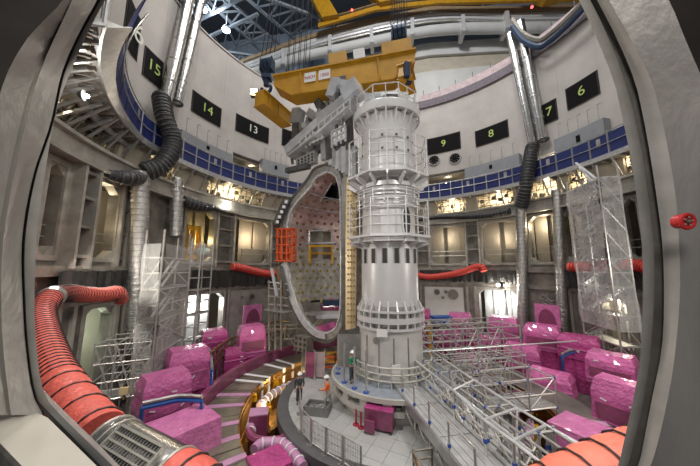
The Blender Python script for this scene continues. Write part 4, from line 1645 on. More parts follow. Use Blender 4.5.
def SP(px, py, off=0.0):
    r = ray(px, py)
    o = NN * off
    t = (o - CAMLOC).dot(NN) / r.dot(NN)
    return CAMLOC + r * t


def sz(p):
    return (Vector((p.x, p.y, 0)).dot(UR), p.z)


Din = [(327, 173), (334, 176), (338, 184), (340, 199), (340.5, 240), (340.5, 300), (338, 320), (334, 328), (325, 332), (317, 330), (308, 322), (301, 311), (295, 294), (290, 272), (287, 250), (288, 227), (291, 213), (298, 202), (310, 189), (316, 179)]
Dout = [(326, 164), (336, 166), (342, 175), (345, 196), (345, 240), (345, 314), (341, 332), (333, 341), (322, 342), (312, 337), (303, 327), (294, 312), (286, 294), (281, 274), (279, 250), (281, 227), (287, 207), (296, 193), (306, 181), (315, 168)]


def loop_sz(pts, n=96):
    q = smooth_path([Vector((*sz(SP(*p)), 0)) for p in pts + pts[:1]], 10)
    L = [0]
    for a, b in zip(q, q[1:]):
        L.append(L[-1] + (b - a).length)
    out = []
    i = 0
    for k in range(n):
        s = L[-1] * k / n
        while i < len(L) - 2 and L[i + 1] < s:
            i += 1
        u = (s - L[i]) / max(1e-9, L[i + 1] - L[i])
        p = q[i].lerp(q[i + 1], u)
        out.append((p.x, p.y))
    return out


NP = 96
din, dout = loop_sz(Din, NP), loop_sz(Dout, NP)


def rz(phi, s, z):
    return Vector((s * math.sin(rad(phi)), s * math.cos(rad(phi)), z))


ves = thing('vessel_sector', 'huge D shaped steel vessel sector open towards the left, beside the column', 'vessel sector', rz(PHI0 + 20, 7, 0.9))
# front frame (between the two loops) with depth
fr = MB()
nfr = NP
for dphi_pair in ((0.0, 2.2),):
    pa, pb = PHI0, PHI0 + 2.2
    ri = [rz(pa, s, z) for s, z in din]
    ro = [rz(pa, s, z) for s, z in dout]
    bi = [rz(pb, s, z) for s, z in din]
    bo = [rz(pb, s, z) for s, z in dout]
    for k in range(NP):
        j = (k + 1) % NP
        fr.quad(ri[k], ri[j], ro[j], ro[k])
        fr.quad(bi[k], bi[j], bo[j], bo[k])
        fr.quad(ri[k], ri[j], bi[j], bi[k])
        fr.quad(ro[k], ro[j], bo[j], bo[k])
fr.build('front_frame', 'vessel_frame', ves)
# raised lips on the frame
for tag_, fr_, m in (('inner_lip', 0.12, 'vessel_edge'), ('outer_lip', 0.93, 'steel_dark')):
    pts = [rz(PHI0 - 0.25, a[0] + (b[0] - a[0]) * fr_, a[1] + (b[1] - a[1]) * fr_) for a, b in zip(din, dout)]
    MB().sweep(pts + pts[:1], 0.10 if tag_ == 'inner_lip' else 0.13, 6, cap=False).build(tag_, m, ves, smooth=True)
# bright flange along the lower left
zhi = SP(284, 262).z
idx = [k for k in range(NP) if dout[k][1] < zhi and dout[k][0] > 5.0]
s_ = MB()
s_.slab([[rz(PHI0 - 0.9, din[k][0] + (dout[k][0] - din[k][0]) * f, din[k][1] + (dout[k][1] - din[k][1]) * f) for k in idx] for f in (-0.02, 0.62)], NN * 0.1)
s_.build('bright_flange', 'vessel_edge', ves)

# swept inner and outer walls
PHS = [PHI0 + 2.0 + 40.0 * k / 26 for k in range(27)]
zc_ = SP(320, 242).z
holes = [[(321, 199), (333, 182), (341, 183), (340, 200), (331, 200)], [(309, 231), (331, 231), (331, 259), (309, 259)]]


def inpoly(x, y, poly):
    c = False
    for i in range(len(poly)):
        (x1, y1), (x2, y2) = poly[i], poly[i - 1]
        if (y1 > y) != (y2 > y) and x < (x2 - x1) * (y - y1) / (y2 - y1) + x1:
            c = not c
    return c


up, lo = MB(), MB()
shell_pts = []
for i in range(26):
    for k in range(NP):
        j = (k + 1) % NP
        q = [rz(PHS[i], *din[k]), rz(PHS[i + 1], *din[k]), rz(PHS[i + 1], *din[j]), rz(PHS[i], *din[j])]
        c = (q[0] + q[1] + q[2] + q[3]) / 4
        x, y = proj(c)
        outboard = (din[k][0] > 5.2)
        if outboard and any(inpoly(x, y, h) for h in holes):
            shell_pts.append((x, y, c, din[k][0]))
            continue
        if outboard:
            shell_pts.append((x, y, c, din[k][0]))
        if y > 301 and 290 < x < 341 and c.z < 6:
            continue
        (up if c.z > zc_ else lo).quad(*q)
up.build('inner_wall_upper', 'vessel_pink_sheen', ves)
lo.build('inner_wall_lower', 'vessel', ves)
ou = MB()
for i in range(0, 26, 2):
    for k in range(0, NP, 2):
        j = (k + 2) % NP
        q = [rz(PHS[i], *dout[k]), rz(PHS[i + 2], *dout[k]), rz(PHS[i + 2], *dout[j]), rz(PHS[i], *dout[j])]
        c = (q[0] + q[1] + q[2] + q[3]) / 4
        x, y = proj(c)
        if dout[k][0] > 5.2 and any(inpoly(x, y, h) for h in holes):
            continue
        if y > 299 and 288 < x < 342 and c.z < 6:
            continue
        ou.quad(*q)
ou.build('outer_wall', 'vessel', ves)
pe = MB()
for k in range(NP):
    j = (k + 1) % NP
    pe.quad(rz(PHS[-1], *din[k]), rz(PHS[-1], *din[j]), rz(PHS[-1], *dout[j]), rz(PHS[-1], *dout[k]))
pe.build('rear_rim', 'vessel_frame', ves)


def on_shell(px, py):
    best = min(shell_pts, key=lambda t: (t[0] - px) ** 2 + (t[1] - py) ** 2)
    return best[2]


# port ducts
for h, depth, nm in ((holes[0], 2.2, 'upper_port'), (holes[1], 1.8, 'middle_port')):
    base_ = [on_shell(*p) for p in h]
    cen = sum(base_, Vector()) / len(base_)
    out = Vector((cen.x, cen.y, 0)).normalized()
    if nm == 'upper_port':
        out = (out + Vector((0, 0, 0.5))).normalized()
    ring0 = [cen + (b - cen) * 1.06 for b in base_]
    ring1 = [b + out * depth for b in ring0]
    s_ = MB()
    for k in range(len(h)):
        j = (k + 1) % len(h)
        s_.quad(ring0[k], ring0[j], ring1[j], ring1[k])
    if nm == 'upper_port':
        s_.poly(ring1)
    s_.build(nm, 'rig_dark' if nm == 'upper_port' else 'steel_dark', ves, solid=0.06)
    if nm == 'upper_port':
        MB().sweep(ring0 + ring0[:1], 0.09, 6, cap=False).build('port_rim', 'vessel_frame', ves)
    if nm == 'middle_port':
        MB().sweep(ring0 + ring0[:1], 0.11, 6, cap=False).build('port_rim', 'vessel_edge', ves)
        tl, tr, br, bl = ring0
        for f0, f1, m in ((0.36, 0.66, 'tan_panel'),):
            a, b = tl.lerp(tr, f0) + out * 1.2, tl.lerp(tr, f1) + out * 1.2
            c, d = bl.lerp(br, f1) + out * 1.2, bl.lerp(br, f0) + out * 1.2
            s_ = MB()
            s_.slab([[a, b], [d, c]], out * 0.3)
            s_.build('port_pillar', m, ves)
        inn = -out * 0.15
        for (f, z) in ((0.0, 0), (1.0, 0)):
            a = tl.lerp(tr, f).lerp(bl.lerp(br, f), 0.55) + inn
            b = bl.lerp(br, f) + inn + Vector((0, 0, -0.4))
            bm_(ves, 'port_frame_post', 'yellow_bright', a, b, 0.16, 0.16)
        for f in (0.55, 0.8):
            bm_(ves, 'port_frame_bar', 'yellow_bright' if f < .7 else 'yellow', tl.lerp(bl, f) + inn, tr.lerp(br, f) + inn, 0.18, 0.2)
        bm_(ves, 'port_shelf', 'rig_light', tl.lerp(bl, 0.45) + inn + (tl - tr) * 0.15, tr.lerp(br, 0.45) + inn + (tr - tl) * 0.15, 0.3, 0.16)
# bosses
cop, yel = MB(), MB()
for gy, py in enumerate(range(174, 302, 7)):
    for gx, px in enumerate(range(286, 342, 7)):
        x = px + (3.5 if gy % 2 else 0)
        best = min(shell_pts, key=lambda t: (t[0] - x) ** 2 + (t[1] - py) ** 2)
        if (best[0] - x) ** 2 + (best[1] - py) ** 2 > 9:
            continue
        if any(inpoly(x + dx, py, h) for h in holes for dx in (-2, 0, 2)):
            continue
        c = best[2]
        axis_pt = Vector((0, 0, 0)) + Vector((c.x, c.y, 0)).normalized() * 6.5
        axis_pt.z = 7.5
        n = (axis_pt - c).normalized()
        (cop if c.z > zc_ else yel).tube(c - n * 0.05, c + n * 0.14, 0.17, 8, 0.07)
for o, m in ((cop, 'boss_copper'), (yel, 'boss_yellow')):
    b = o.build('boss_field', m, ves)
    b['kind'] = 'stuff'
for k in range(1, 5):
    pts = [rz(PHS[i], *din[(int(NP * (0.70 + 0.055 * k))) % NP]) * 1.0 for i in range(0, 27, 2)]
    MB().sweep([p * 0.995 for p in pts], 0.05, 5).build('weld_seam', 'vessel_edge', ves)

# things seen through the bottom of the D
q = SP(331, 306, -3.5)
t = thing('wrapped_bundle', 'dark blue and plum wrapped bundle seen through the bottom of the vessel opening', 'bundle', q + Vector((0, 0, -0.6)))
MB().ball(q, 0.95, 12, 8, (1.1, .8, .75)).build('wrap', 'plum', t)
bx(t, 'plate', 'hook_blue', q + Vector((0.1, -.2, .35)), (1.5, 1.0, 0.5), .2)
q = SP(327, 315, -2.5)
t = thing('support_beam', 'grey support beam with pale plate crossing the bottom of the vessel opening', 'beam', q)
bm_(t, 'beam', 'rig_grey', SP(304, 313, -2.5), SP(341, 313, -2.5), 0.5, 0.35)
bm_(t, 'beam', 'rig_light', SP(318, 317, -2.3), SP(341, 316, -2.3), 0.5, 0.3)
bm_(t, 'plate', 'rig_grey', SP(312, 330, -3), SP(324, 316, -3), 0.9, 0.1)
bm_(t, 'pink_plate', 'pink', SP(318, 331, -2.4), SP(336, 326, -2.4), 0.2, 0.8)
# orange access frame
c0 = SP(286, 245, 0.8)
t = thing('access_cage', 'orange red lattice cage hung on the left edge of the vessel sector', 'frame', SP(286, 262, .8))
xs_, ys_ = [278.5, 283, 288, 293.5], [229, 237, 245, 253, 261]
for x in xs_:
    for o in (0.5, 1.4):
        tb(t, 'upright', 'orange', SP(x, 229, 0.5) + NN * (o * .45 - .5), SP(x, 261, 0.5) + NN * (o * .45 - .5), 0.09, 6)
for y in ys_:
    for o in (0.5, 1.4):
        tb(t, 'crossbar', 'orange', SP(278.5, y, 0.5) + NN * (o * .45 - .5), SP(293.5, y, 0.5) + NN * (o * .45 - .5), 0.08, 6)
    for x in (278.5, 293.5):
        tb(t, 'link', 'orange', SP(x, y, 0.5), SP(x, y, 0.5) + NN * 0.35, 0.07, 6)
for (x0, x1) in ((278.5, 283), (288, 293.5)):
    tb(t, 'brace', 'orange', SP(x0, 229, .5), SP(x1, 245, .5), 0.06, 6)
    bm_(t, 'infill_plate', 'orange', SP(x0 + 1, 247, .45), SP(x0 + 1, 259, .45), 0.5, 0.06, NN)
# yellow thermal shield panel
def YP(px, py, y=0.6):
    return P_y(px, py, y)


t = thing('shield_panel', 'tall cream yellow shield panel with dotted holes between vessel and column', 'panel', YP(351, 333))
s_ = MB()
yl = [(347, 178), (346, 200), (345.5, 240), (345.5, 290), (345.5, 330)]
yr = [(356, 176), (356.5, 200), (356.5, 240), (356, 290), (355.5, 328)]
s_.slab([[YP(*p) for p in yl], [YP((a[0] + b[0]) / 2, (a[1] + b[1]) / 2, 0.45) for a, b in zip(yl, yr)], [YP(*p) for p in yr]], (0, 0.3, 0))
s_.build('panel_skin', 'shield', t)
hb = MB()
for py in range(184, 328, 6):
    for px in (348, 351, 354):
        p = YP(px, py, 0.47)
        hb.tube(p, p + Vector((0, -0.1, 0)), 0.055, 6)
o = hb.build('hole_rows', 'shield_hole', t)
o['kind'] = 'stuff'
bm_(t, 'side_edge', 'steel_dark', YP(345, 178, .7), YP(344.5, 335, .7), 0.12, 0.4)
# corrugated feet below the shield
t = thing('ribbed_stand', 'grey ribbed stand under the cream yellow shield panel', 'stand', Vector((YP(350, 370).x, 0.6, 0)))
for k in range(6):
    x = 342 + k * 3.2
    a = YP(x, 334, 0.5)
    bm_(t, 'rib', 'galv_dull', a, Vector((a.x, 0.3, 0)), 0.4, 0.13)
bm_(t, 'back_plate', 'steel', YP(350, 336, .9), Vector((YP(350, 336, .9).x, 0.9, 0)), 1.2, 0.1, (0, 1, 0))
# perforated block under the vessel at left, and side access platform
p = SP(304, 343, 0.3)
t = thing('perforated_block', 'brown steel block with round holes under the lower left of the vessel', 'support block', p)
bx(t, 'block', 'steel', p, (1.3, .8, 1.1), rad(-25))
R3 = Matrix.Rotation(rad(-25), 3, 'Z')
for i in range(3):
    for j in range(3):
        q = p + R3 @ Vector((-.45 + .45 * i, -.4, -.4 + .4 * j))
        MB().tube(q, q + R3 @ Vector((0, -.03, 0)), 0.13, 10).build('hole', 'column_dark', t)
bx(t, 'leg', 'steel_dark', p + Vector((0.3, .1, -1.6)), (0.8, .6, 2.0), rad(-25))
t = thing('side_platform', 'small tube platform with a leaning white strut left of the vessel frame', 'platform', SP(274, 311, 0.6))
for y in (283, 289, 297, 305, 311):
    tb(t, 'ledger', 'tube', SP(268, y - 1, 0.8), SP(288, y + 1, 0.5), 0.07)
for x in (269, 275, 281):
    tb(t, 'standard', 'tube_dark', SP(x, 280, 0.8), SP(x, 350, 0.8), 0.08)
bm_(t, 'leaning_strut', 'rig_light', SP(271.5, 268, 0.9), SP(277, 296, 0.9), 0.22, 0.12)
bm_(t, 'board', 'galv', SP(268, 309, .6), SP(288, 312, .6), 0.9, 0.08)
bm_(t, 'inclined_beam', 'steel_dark', SP(279, 266, .55), SP(287, 296, .55), 0.3, 0.3)
bm_(t, 'inclined_beam', 'gold_dark', SP(276.5, 268, .6), SP(284, 296, .6), 0.12, 0.2)

# =================================================================== LIFTING TOOL over the sector
lt = thing('lifting_tool', 'grey steel lifting tool with stairs and rails above the vessel sector', 'lifting tool', SP(320, 150, 0.5))
def bp(nm, m, a, b, wd, ht, off=0.4, up=(0, 0, 1)):
    return bm_(lt, nm, m, SP(*a, off), SP(*b, off), wd, ht, up)


bp('main_beam', 'rig_light', (288, 152), (354, 94), 0.8, 0.85, 0.4)
bp('main_beam', 'rig_grey', (292, 144), (350, 90), 0.7, 0.4, -1.2)
bp('end_box', 'rig_light', (346, 98), (360, 87), 1.3, 1.3, 0.2)
bp('upper_box', 'rig_light', (332, 98), (338, 80), 0.8, 0.9, 0.3)
bp('upper_box', 'rig_light', (337, 84), (352, 86), 0.7, 0.5, 0.1)
bp('end_box', 'rig_grey', (296, 124), (299, 110), 0.9, 0.9, 0.5)
rj = random.Random(9)
for k in range(16):
    f = k / 15
    x, y = 296 + 48 * f, 136 - 42 * f
    bp('jack', ['rig_grey', 'rig_dark', 'galv_dull', 'rig_light'][k % 4], (x, y), (x + rj.uniform(-2, 2), y - rj.uniform(3, 9)), rj.uniform(.25, .6), rj.uniform(.25, .6), rj.uniform(-.6, .7))
bp('winch', 'rig_dark', (318, 108), (323, 103), 0.8, 0.8, 0.2)
bp('winch', 'rig_grey', (310, 118), (314, 111), 0.7, 0.7, 0.4)
for k in range(10):
    f = k / 9
    x, y = 292 + 50 * f, 158 - 40 * f
    bp('stay', ['rig_dark', 'galv_dull'][k % 2], (x, y), (x + rj.uniform(-1, 1), y + rj.uniform(5, 14)), .18, .18, rj.uniform(.2, 1.0))
bp('hanger', 'rig_grey', (352, 96), (352, 118), 0.6, 0.9, 0.3)
bp('hanger', 'rig_dark', (298, 116), (297, 140), 0.7, 0.7, 0.4)
bp('cross_plate', 'rig_grey', (318, 122), (345, 104), 0.3, 1.4, 0.9)
# walkway with rails under the beam
bp('walkway', 'rig_light', (318, 138), (350, 110), 1.0, 0.14, 1.0)
bp('walkway', 'rig_grey', (292, 158), (318, 139), 1.2, 0.14, 0.9)
for k in range(9):
    f = k / 8
    x, y = 300 + 50 * f, 150 - 40 * f
    bp('walkway_post', 'rail_white', (x, y), (x, y - 11), 0.08, 0.08, 1.2)
for dy in (5, 11):
    bp('walkway_rail', 'rail_white', (300, 150 - dy), (350, 110 - dy), 0.07, 0.07, 1.2)
# ladder frames
for (x0, y0, x1, y1) in [(333, 132, 346, 124), (338, 147, 347, 141)]:
    pass
for x in (332, 336.5, 341, 345.5):
    bp('ladder_upright', 'rig_light', (x, 132 - (x - 332) * .5), (x, 148 - (x - 332) * .5), 0.13, 0.13, 1.0)
for y in (132, 138, 144):
    bp('ladder_rung', 'rig_light', (332, y), (346, y - 7), 0.12, 0.12, 1.05)
for k, x in enumerate((306, 310, 314, 318, 322)):
    bp('handrail_post', 'rail_white', (x, 148 - k * 2.2), (x, 136 - k * 2.2), 0.09, 0.09, 1.1)
bp('handrail', 'rail_white', (304, 140), (324, 131), 0.1, 0.1, 1.1)
bp('handrail', 'rail_white', (304, 146), (324, 137), 0.1, 0.1, 1.1)
for (x0, y0, x1, y1, m) in [(318, 128, 320, 152, 'rig_dark'), (324, 136, 325, 160, 'rig_grey'), (329, 126, 330, 160, 'rig_dark'), (314, 140, 315, 156, 'rig_dark'), (349, 118, 350, 150, 'rig_dark'), (344, 140, 336, 150, 'rig_dark'), (300, 150, 318, 148, 'rig_dark')]:
    bp('column_strut', m, (x0, y0), (x1, y1), 0.45, 0.5, 0.2)
# perforated saddle plate
s_ = MB()
s_.slab([[SP(296, 159, .9), SP(314, 150, .9)], [SP(296, 169, .9), SP(314, 162, .9)]], -NN * 0.5)
s_.build('saddle_plate', 'galv', lt)
for i in range(5):
    for j in range(3):
        p = SP(298.5 + i * 3.4, 160.5 - i * 1.6 + j * 3.0, 0.92)
        MB().tube(p, p + NN * 0.03, 0.1, 8).build('saddle_hole', 'column_dark', lt)
bp('saddle_arm', 'rig_dark', (287, 171), (309, 166), 0.5, 0.4, 0.8)
# rippled cover plates hanging down to the top of the D
for k in range(9):
    x = 328 + k * 3.3
    bp('cover_rib', 'rig_light' if k % 2 else 'rig_grey', (x, 147 + max(0, 3 - k)), (x + .3, 163 + k * 2.0), 0.42, 0.35, 0.15, NN)
# slanted toothed rack at lower left
bm_(lt, 'toothed_rack', 'steel_dark', SP(286, 200, .5), SP(276, 224, .5), 0.5, 0.4, NN)
for k in range(5):
    p = SP(286 - k * 2.2, 202 + k * 5.0, .75)
    bx(lt, 'tooth', 'rig_light', p, (0.25, .25, .25), .5)

# =================================================================== YELLOW SPREADER BEAM, HOOKS, ROPES
sp = thing('spreader_beam', 'yellow spreader beam with red lettered white signs hanging on the crane hooks', 'spreader beam', P_z(340, 80, 24))
a, b = P_z(277, 93, 23.4), P_z(414, 68, 24.6)
dirb = (b - a).normalized()
side = Vector((-dirb.y, dirb.x, 0))
if side.y > 0:
    side = -side


def bs(nm, m, t0, t1, h0, h1, w=1.5, o=0.0):
    p, q = a + dirb * t0 + side * o, a + dirb * t1 + side * o
    zc0 = (h0 + h1) / 2
    return bm_(sp, nm, m, p + Vector((0, 0, zc0)), q + Vector((0, 0, zc0)), w, h1 - h0)


LB = (b - a).length
s_ = MB()
prof = [(0.0, 0.2), (1.6, -1.0), (LB - 1.6, -1.2), (LB, 0.0), (LB, 1.1), (0.0, 1.0)]
s_.hexa([a + dirb * x + Vector((0, 0, z)) + side * 0.75 for x, z in prof], [a + dirb * x + Vector((0, 0, z)) - side * 0.75 for x, z in prof])
s_.build('main_girder', 'yellow', sp)
bs('top_flange', 'yellow', -0.1, LB + .1, 1.0, 1.14, 1.75)
bs('web_stiffener', 'yellow', 2.4, 2.5, -1.0, 1.0, 1.7)
bs('web_stiffener', 'yellow', LB - 3.0, LB - 2.9, -1.1, 1.0, 1.7)
bs('raised_box', 'yellow', LB * 0.40, LB * 0.53, 1.1, 2.3, 1.3)
bs('raised_box', 'yellow', LB * 0.78, LB * 0.98, 1.0, 2.2, 1.6)
bs('white_cabinet', 'white_sign', LB * 0.58, LB * 0.66, 1.1, 2.0, 0.8, 0.5)
bs('pin_plate', 'rig_dark', LB * 0.47, LB * 0.53, -1.0, -0.2, 1.7)
# signs
for t0, t1, body, msz in ((2.75, 3.75, 'NKM', 0.42), (4.0, 5.0, '1500', 0.40)):
    p, q = a + dirb * t0 + side * 0.78, a + dirb * t1 + side * 0.78
    s_ = MB()
    z0, z1 = -0.15, 0.72
    s_.slab([[p + Vector((0, 0, z1)), q + Vector((0, 0, z1))], [p + Vector((0, 0, z0)), q + Vector((0, 0, z0))]], side * 0.03)
    sg = s_.build('sign_plate', 'white_sign', sp)
    text(body, (p + q) / 2 + Vector((0, 0, 0.24)) + side * 0.04, msz, 'sign_red', sg, dirb, (0, 0, 1), 'lettering')
# end cross girders
for (p0, p1, lab) in (((259, 98), (287, 121), 0), ((402, 66), (417, 96), 1)):
    A_, B_ = P_z(*p0, 22.2), P_z(*p1, 22.2)
    if lab == 1:
        A_, B_ = P_z(404, 70, 23.4), P_z(409, 88, 23.0)
    bm_(sp, 'cross_girder', 'yellow', A_, B_, 0.9, 1.15)
    bm_(sp, 'girder_flange', 'yellow', A_ + Vector((0, 0, .62)), B_ + Vector((0, 0, .62)), 1.2, 0.1)
    bm_(sp, 'girder_flange', 'yellow', A_ - Vector((0, 0, .62)), B_ - Vector((0, 0, .62)), 1.2, 0.1)
    for f in (0.35, 0.7):
        q = A_.lerp(B_, f)
        bx(sp, 'hanger_bracket', 'hook_blue', q + Vector((0, 0, 0)) + side * 0.7, (0.4, .4, 1.2), .3)
p = P_z(260, 97, 23.2) + Vector((-.2, -.5, 0))
t = thing('floodlight', 'lit square floodlight on the left end of the yellow spreader beam', 'lamp', p)
bx(t, 'housing', 'rig_dark', p, (0.7, .4, .7), .3)
bx(t, 'lens', 'lamp_warm', p + Vector((0, -.22, 0)), (0.55, .06, .55), .3)
bm_(t, 'bracket', 'rig_dark', p + Vector((.2, .2, -.3)), p + Vector((.6, .6, -.8)), 0.12, 0.12)


# hook blocks
def hook_block(label, px, py, z, s=1.0):
    p = P_z(px, py, z)
    t = thing('hook_block', label, 'hook block', p, 'crane hook blocks')
    for k in (-1, 0, 1):
        c = p + Vector((0, 0, 1.1 * s)) + dirb * (k * 0.42 * s)
        MB().tube(c - dirb * 0.16 * s, c + dirb * 0.16 * s, 0.85 * s, 18).build('sheave', 'hook_blue', t)
    bm_(t, 'side_plate', 'hook_blue', p + Vector((0, 0, 0.3 * s)) - dirb * .7 * s, p + Vector((0, 0, 1.9 * s)) - dirb * .7 * s, 1.1 * s, 0.12 * s, dirb)
    bm_(t, 'side_plate', 'hook_blue', p + Vector((0, 0, 0.3 * s)) + dirb * .7 * s, p + Vector((0, 0, 1.9 * s)) + dirb * .7 * s, 1.1 * s, 0.12 * s, dirb)
    MB().tube(p + Vector((0, 0, -1.6 * s)), p + Vector((0, 0, 0.5 * s)), 0.34 * s, 12, 0.5 * s).build('shank', 'hook_blue', t, smooth=True)
    bx(t, 'collar', 'hook_blue', p + Vector((0, 0, -0.5 * s)), (1.1 * s, 1.0 * s, 0.5 * s), .2)
    pts = [p + Vector((0, 0, -1.4 * s)) + dirb * (0.6 * math.sin(q) * s) + Vector((0, 0, (math.cos(q) - 1) * 0.6 * s)) for q in [rad(d) for d in range(0, 290, 24)]]
    MB().sweep(pts, 0.2 * s, 8).build('hook', 'hook_blue', t, smooth=True)
    return t, p


t, pl_ = hook_block('dark blue crane hook block at the left end of the spreader beam', 267, 74, 25.0, 0.72)
t, pr_ = hook_block('dark blue crane hook block above the column end of the spreader beam', 399, 44, 27.0, 0.85)


def ropes(label, p, n, top, spread, spread2):
    t = thing('hoist_ropes', label, 'ropes', p, 'crane hoist ropes')
    for k in range(n):
        f = k / (n - 1) - 0.5
        tb(t, 'rope', 'rope', p + dirb * (spread * f) + side * (0.3 * (k % 2)), top + dirb * (spread2 * f) + side * (0.5 * (k % 2)), 0.035, 5)


ropes('ropes rising from the left hook block to the hall roof', pl_ + Vector((0, 0, 2)), 7, P_z(281, -30, 50), 1.2, 1.5)
ropes('slanting ropes behind the spreader beam left of its raised box', P_z(297, 82, 25.2), 9, P_z(304, -30, 52), 2.2, 3.2)
ropes('dense ropes rising from the right hook block past the runway', pr_ + Vector((0, 0, 2)), 10, P_z(400, -60, 55), 1.4, 1.8)
# =================================================================== PINK WRAPPED EQUIPMENT
from mathutils import noise as nz


def crumple(size, cham, seed, cuts=7, amp=0.035):
    """a plastic wrapped box: chamfered top, dented skin; returns an MB in local coordinates, base at z=0"""
    bm = bmesh.new()
    bmesh.ops.create_cube(bm, size=1.0)
    bmesh.ops.subdivide_edges(bm, edges=bm.edges[:], cuts=cuts, use_grid_fill=True)
    off = Vector((seed * 3.1, seed * 1.7, seed))
    for v in bm.verts:
        x, y, z = v.co
        zt = z + 0.5
        if zt > 0.7:
            f = (zt - 0.7) / 0.3
            x *= 1 - cham * f * 0.5
            y *= 1 - cham * f * 0.9
        else:
            x *= 1.0 + 0.03 * math.sin(zt * 9)
        p = Vector((x * size[0], y * size[1], zt * size[2]))
        n = nz.noise_vector(p * 0.9 + off) * amp + nz.noise_vector(p * 2.6 + off) * amp * 0.6
        v.co = p + n
    m = MB()
    m.v = [v.co.copy() for v in bm.verts]
    m.f = [tuple(v.index for v in f.verts) for f in bm.faces]
    bm.free()
    return m


def place(mb_, loc, rz_):
    R = Matrix.Rotation(rz_, 3, 'Z')
    loc = Vector(loc)
    mb_.v = [R @ v + loc for v in mb_.v]
    return mb_


def pink_box(label, px, py, ztop, wpx, dep, lid, m='pink', style='lid', yaw=None, seed=1, floor_z=None, base_m='magenta'):
    fz = ZO if floor_z is None else floor_z
    p = P_z(px, py, ztop)
    dpt = (CR.transposed() @ (p - CAMLOC)).z * -1
    wd = wpx * dpt / FPX * 0.92
    out = Vector((p.x, p.y, 0)).normalized()
    if yaw is None:
        yaw = math.atan2(-(CAMLOC.x - p.x), -(CAMLOC.y - p.y)) * 0
        tocam = Vector((CAMLOC.x - p.x, CAMLOC.y - p.y, 0)).normalized()
        f = (tocam * 0.9 - out * 0.35).normalized()
    else:
        f = Vector((math.sin(rad(yaw)), -math.cos(rad(yaw)), 0))
    rz_ = math.atan2(f.x, -f.y)
    c = Vector((p.x, p.y, 0)) - f * dep / 2
    t = thing('wrapped_box', label, 'wrapped equipment', (c.x, c.y, fz), 'pink plastic wrapped equipment')
    H = ztop - fz
    lid = min(lid, H)
    place(crumple((wd, dep, lid), 0.30 if style != 'square' else 0.06, seed), (c.x, c.y, ztop - lid), rz_).build('wrap', m, t)
    if H - lid > 0.15:
        place(crumple((wd * 0.86, dep * 0.86, H - lid + 0.05), 0.0, seed + 5, 3), (c.x, c.y, fz), rz_).build('base', base_m, t)
        R = Matrix.Rotation(rz_, 3, 'Z')
        for s in (-1, 1):
            q = c + R @ Vector((wd * 0.44 * s, -dep * 0.44, 0))
            bm_(t, 'frame_post', 'plum', Vector((q.x, q.y, fz)), Vector((q.x, q.y, ztop - lid)), 0.12, 0.12)
    R = Matrix.Rotation(rz_, 3, 'Z')
    if style in ('window',):
        q = c + R @ Vector((0, -dep * 0.5 - 0.04, 0)) + Vector((0, 0, ztop - lid * 0.62))
        place(crumple((wd * 0.8, 0.10, lid * 0.3), 0.0, seed + 9, 3, 0.02), q - Vector((0, 0, lid * .15)), rz_).build('dark_panel', 'plum', t)
        q = c + R @ Vector((0, -dep * 0.5 - 0.05, 0)) + Vector((0, 0, ztop - lid * 0.85))
        MB().box(q, (wd * 0.95, 0.08, 0.07), rz_).build('strap', 'pink_light', t)
    else:
        q = c + R @ Vector((0, -dep * 0.5, 0)) + Vector((0, 0, ztop - lid * 0.55))
        MB().box(q, (wd * 1.02, 0.1, 0.06), rz_).build('strap', 'pink_light', t)
    rn = random.Random(seed)
    for k in range(3):
        q = c + R @ Vector((wd * rn.uniform(-.35, .35), -dep * 0.5 - 0.03, 0)) + Vector((0, 0, ztop - lid * rn.uniform(.25, .9)))
        MB().box(q, (0.25, 0.02, 0.07), rz_ + 0.0, Matrix.Rotation(rz_, 3, 'Z') @ Matrix.Rotation(rn.uniform(-.8, .8), 3, 'Y')).build('white_tape', 'white_tape', t)
    return t, c, rz_, wd


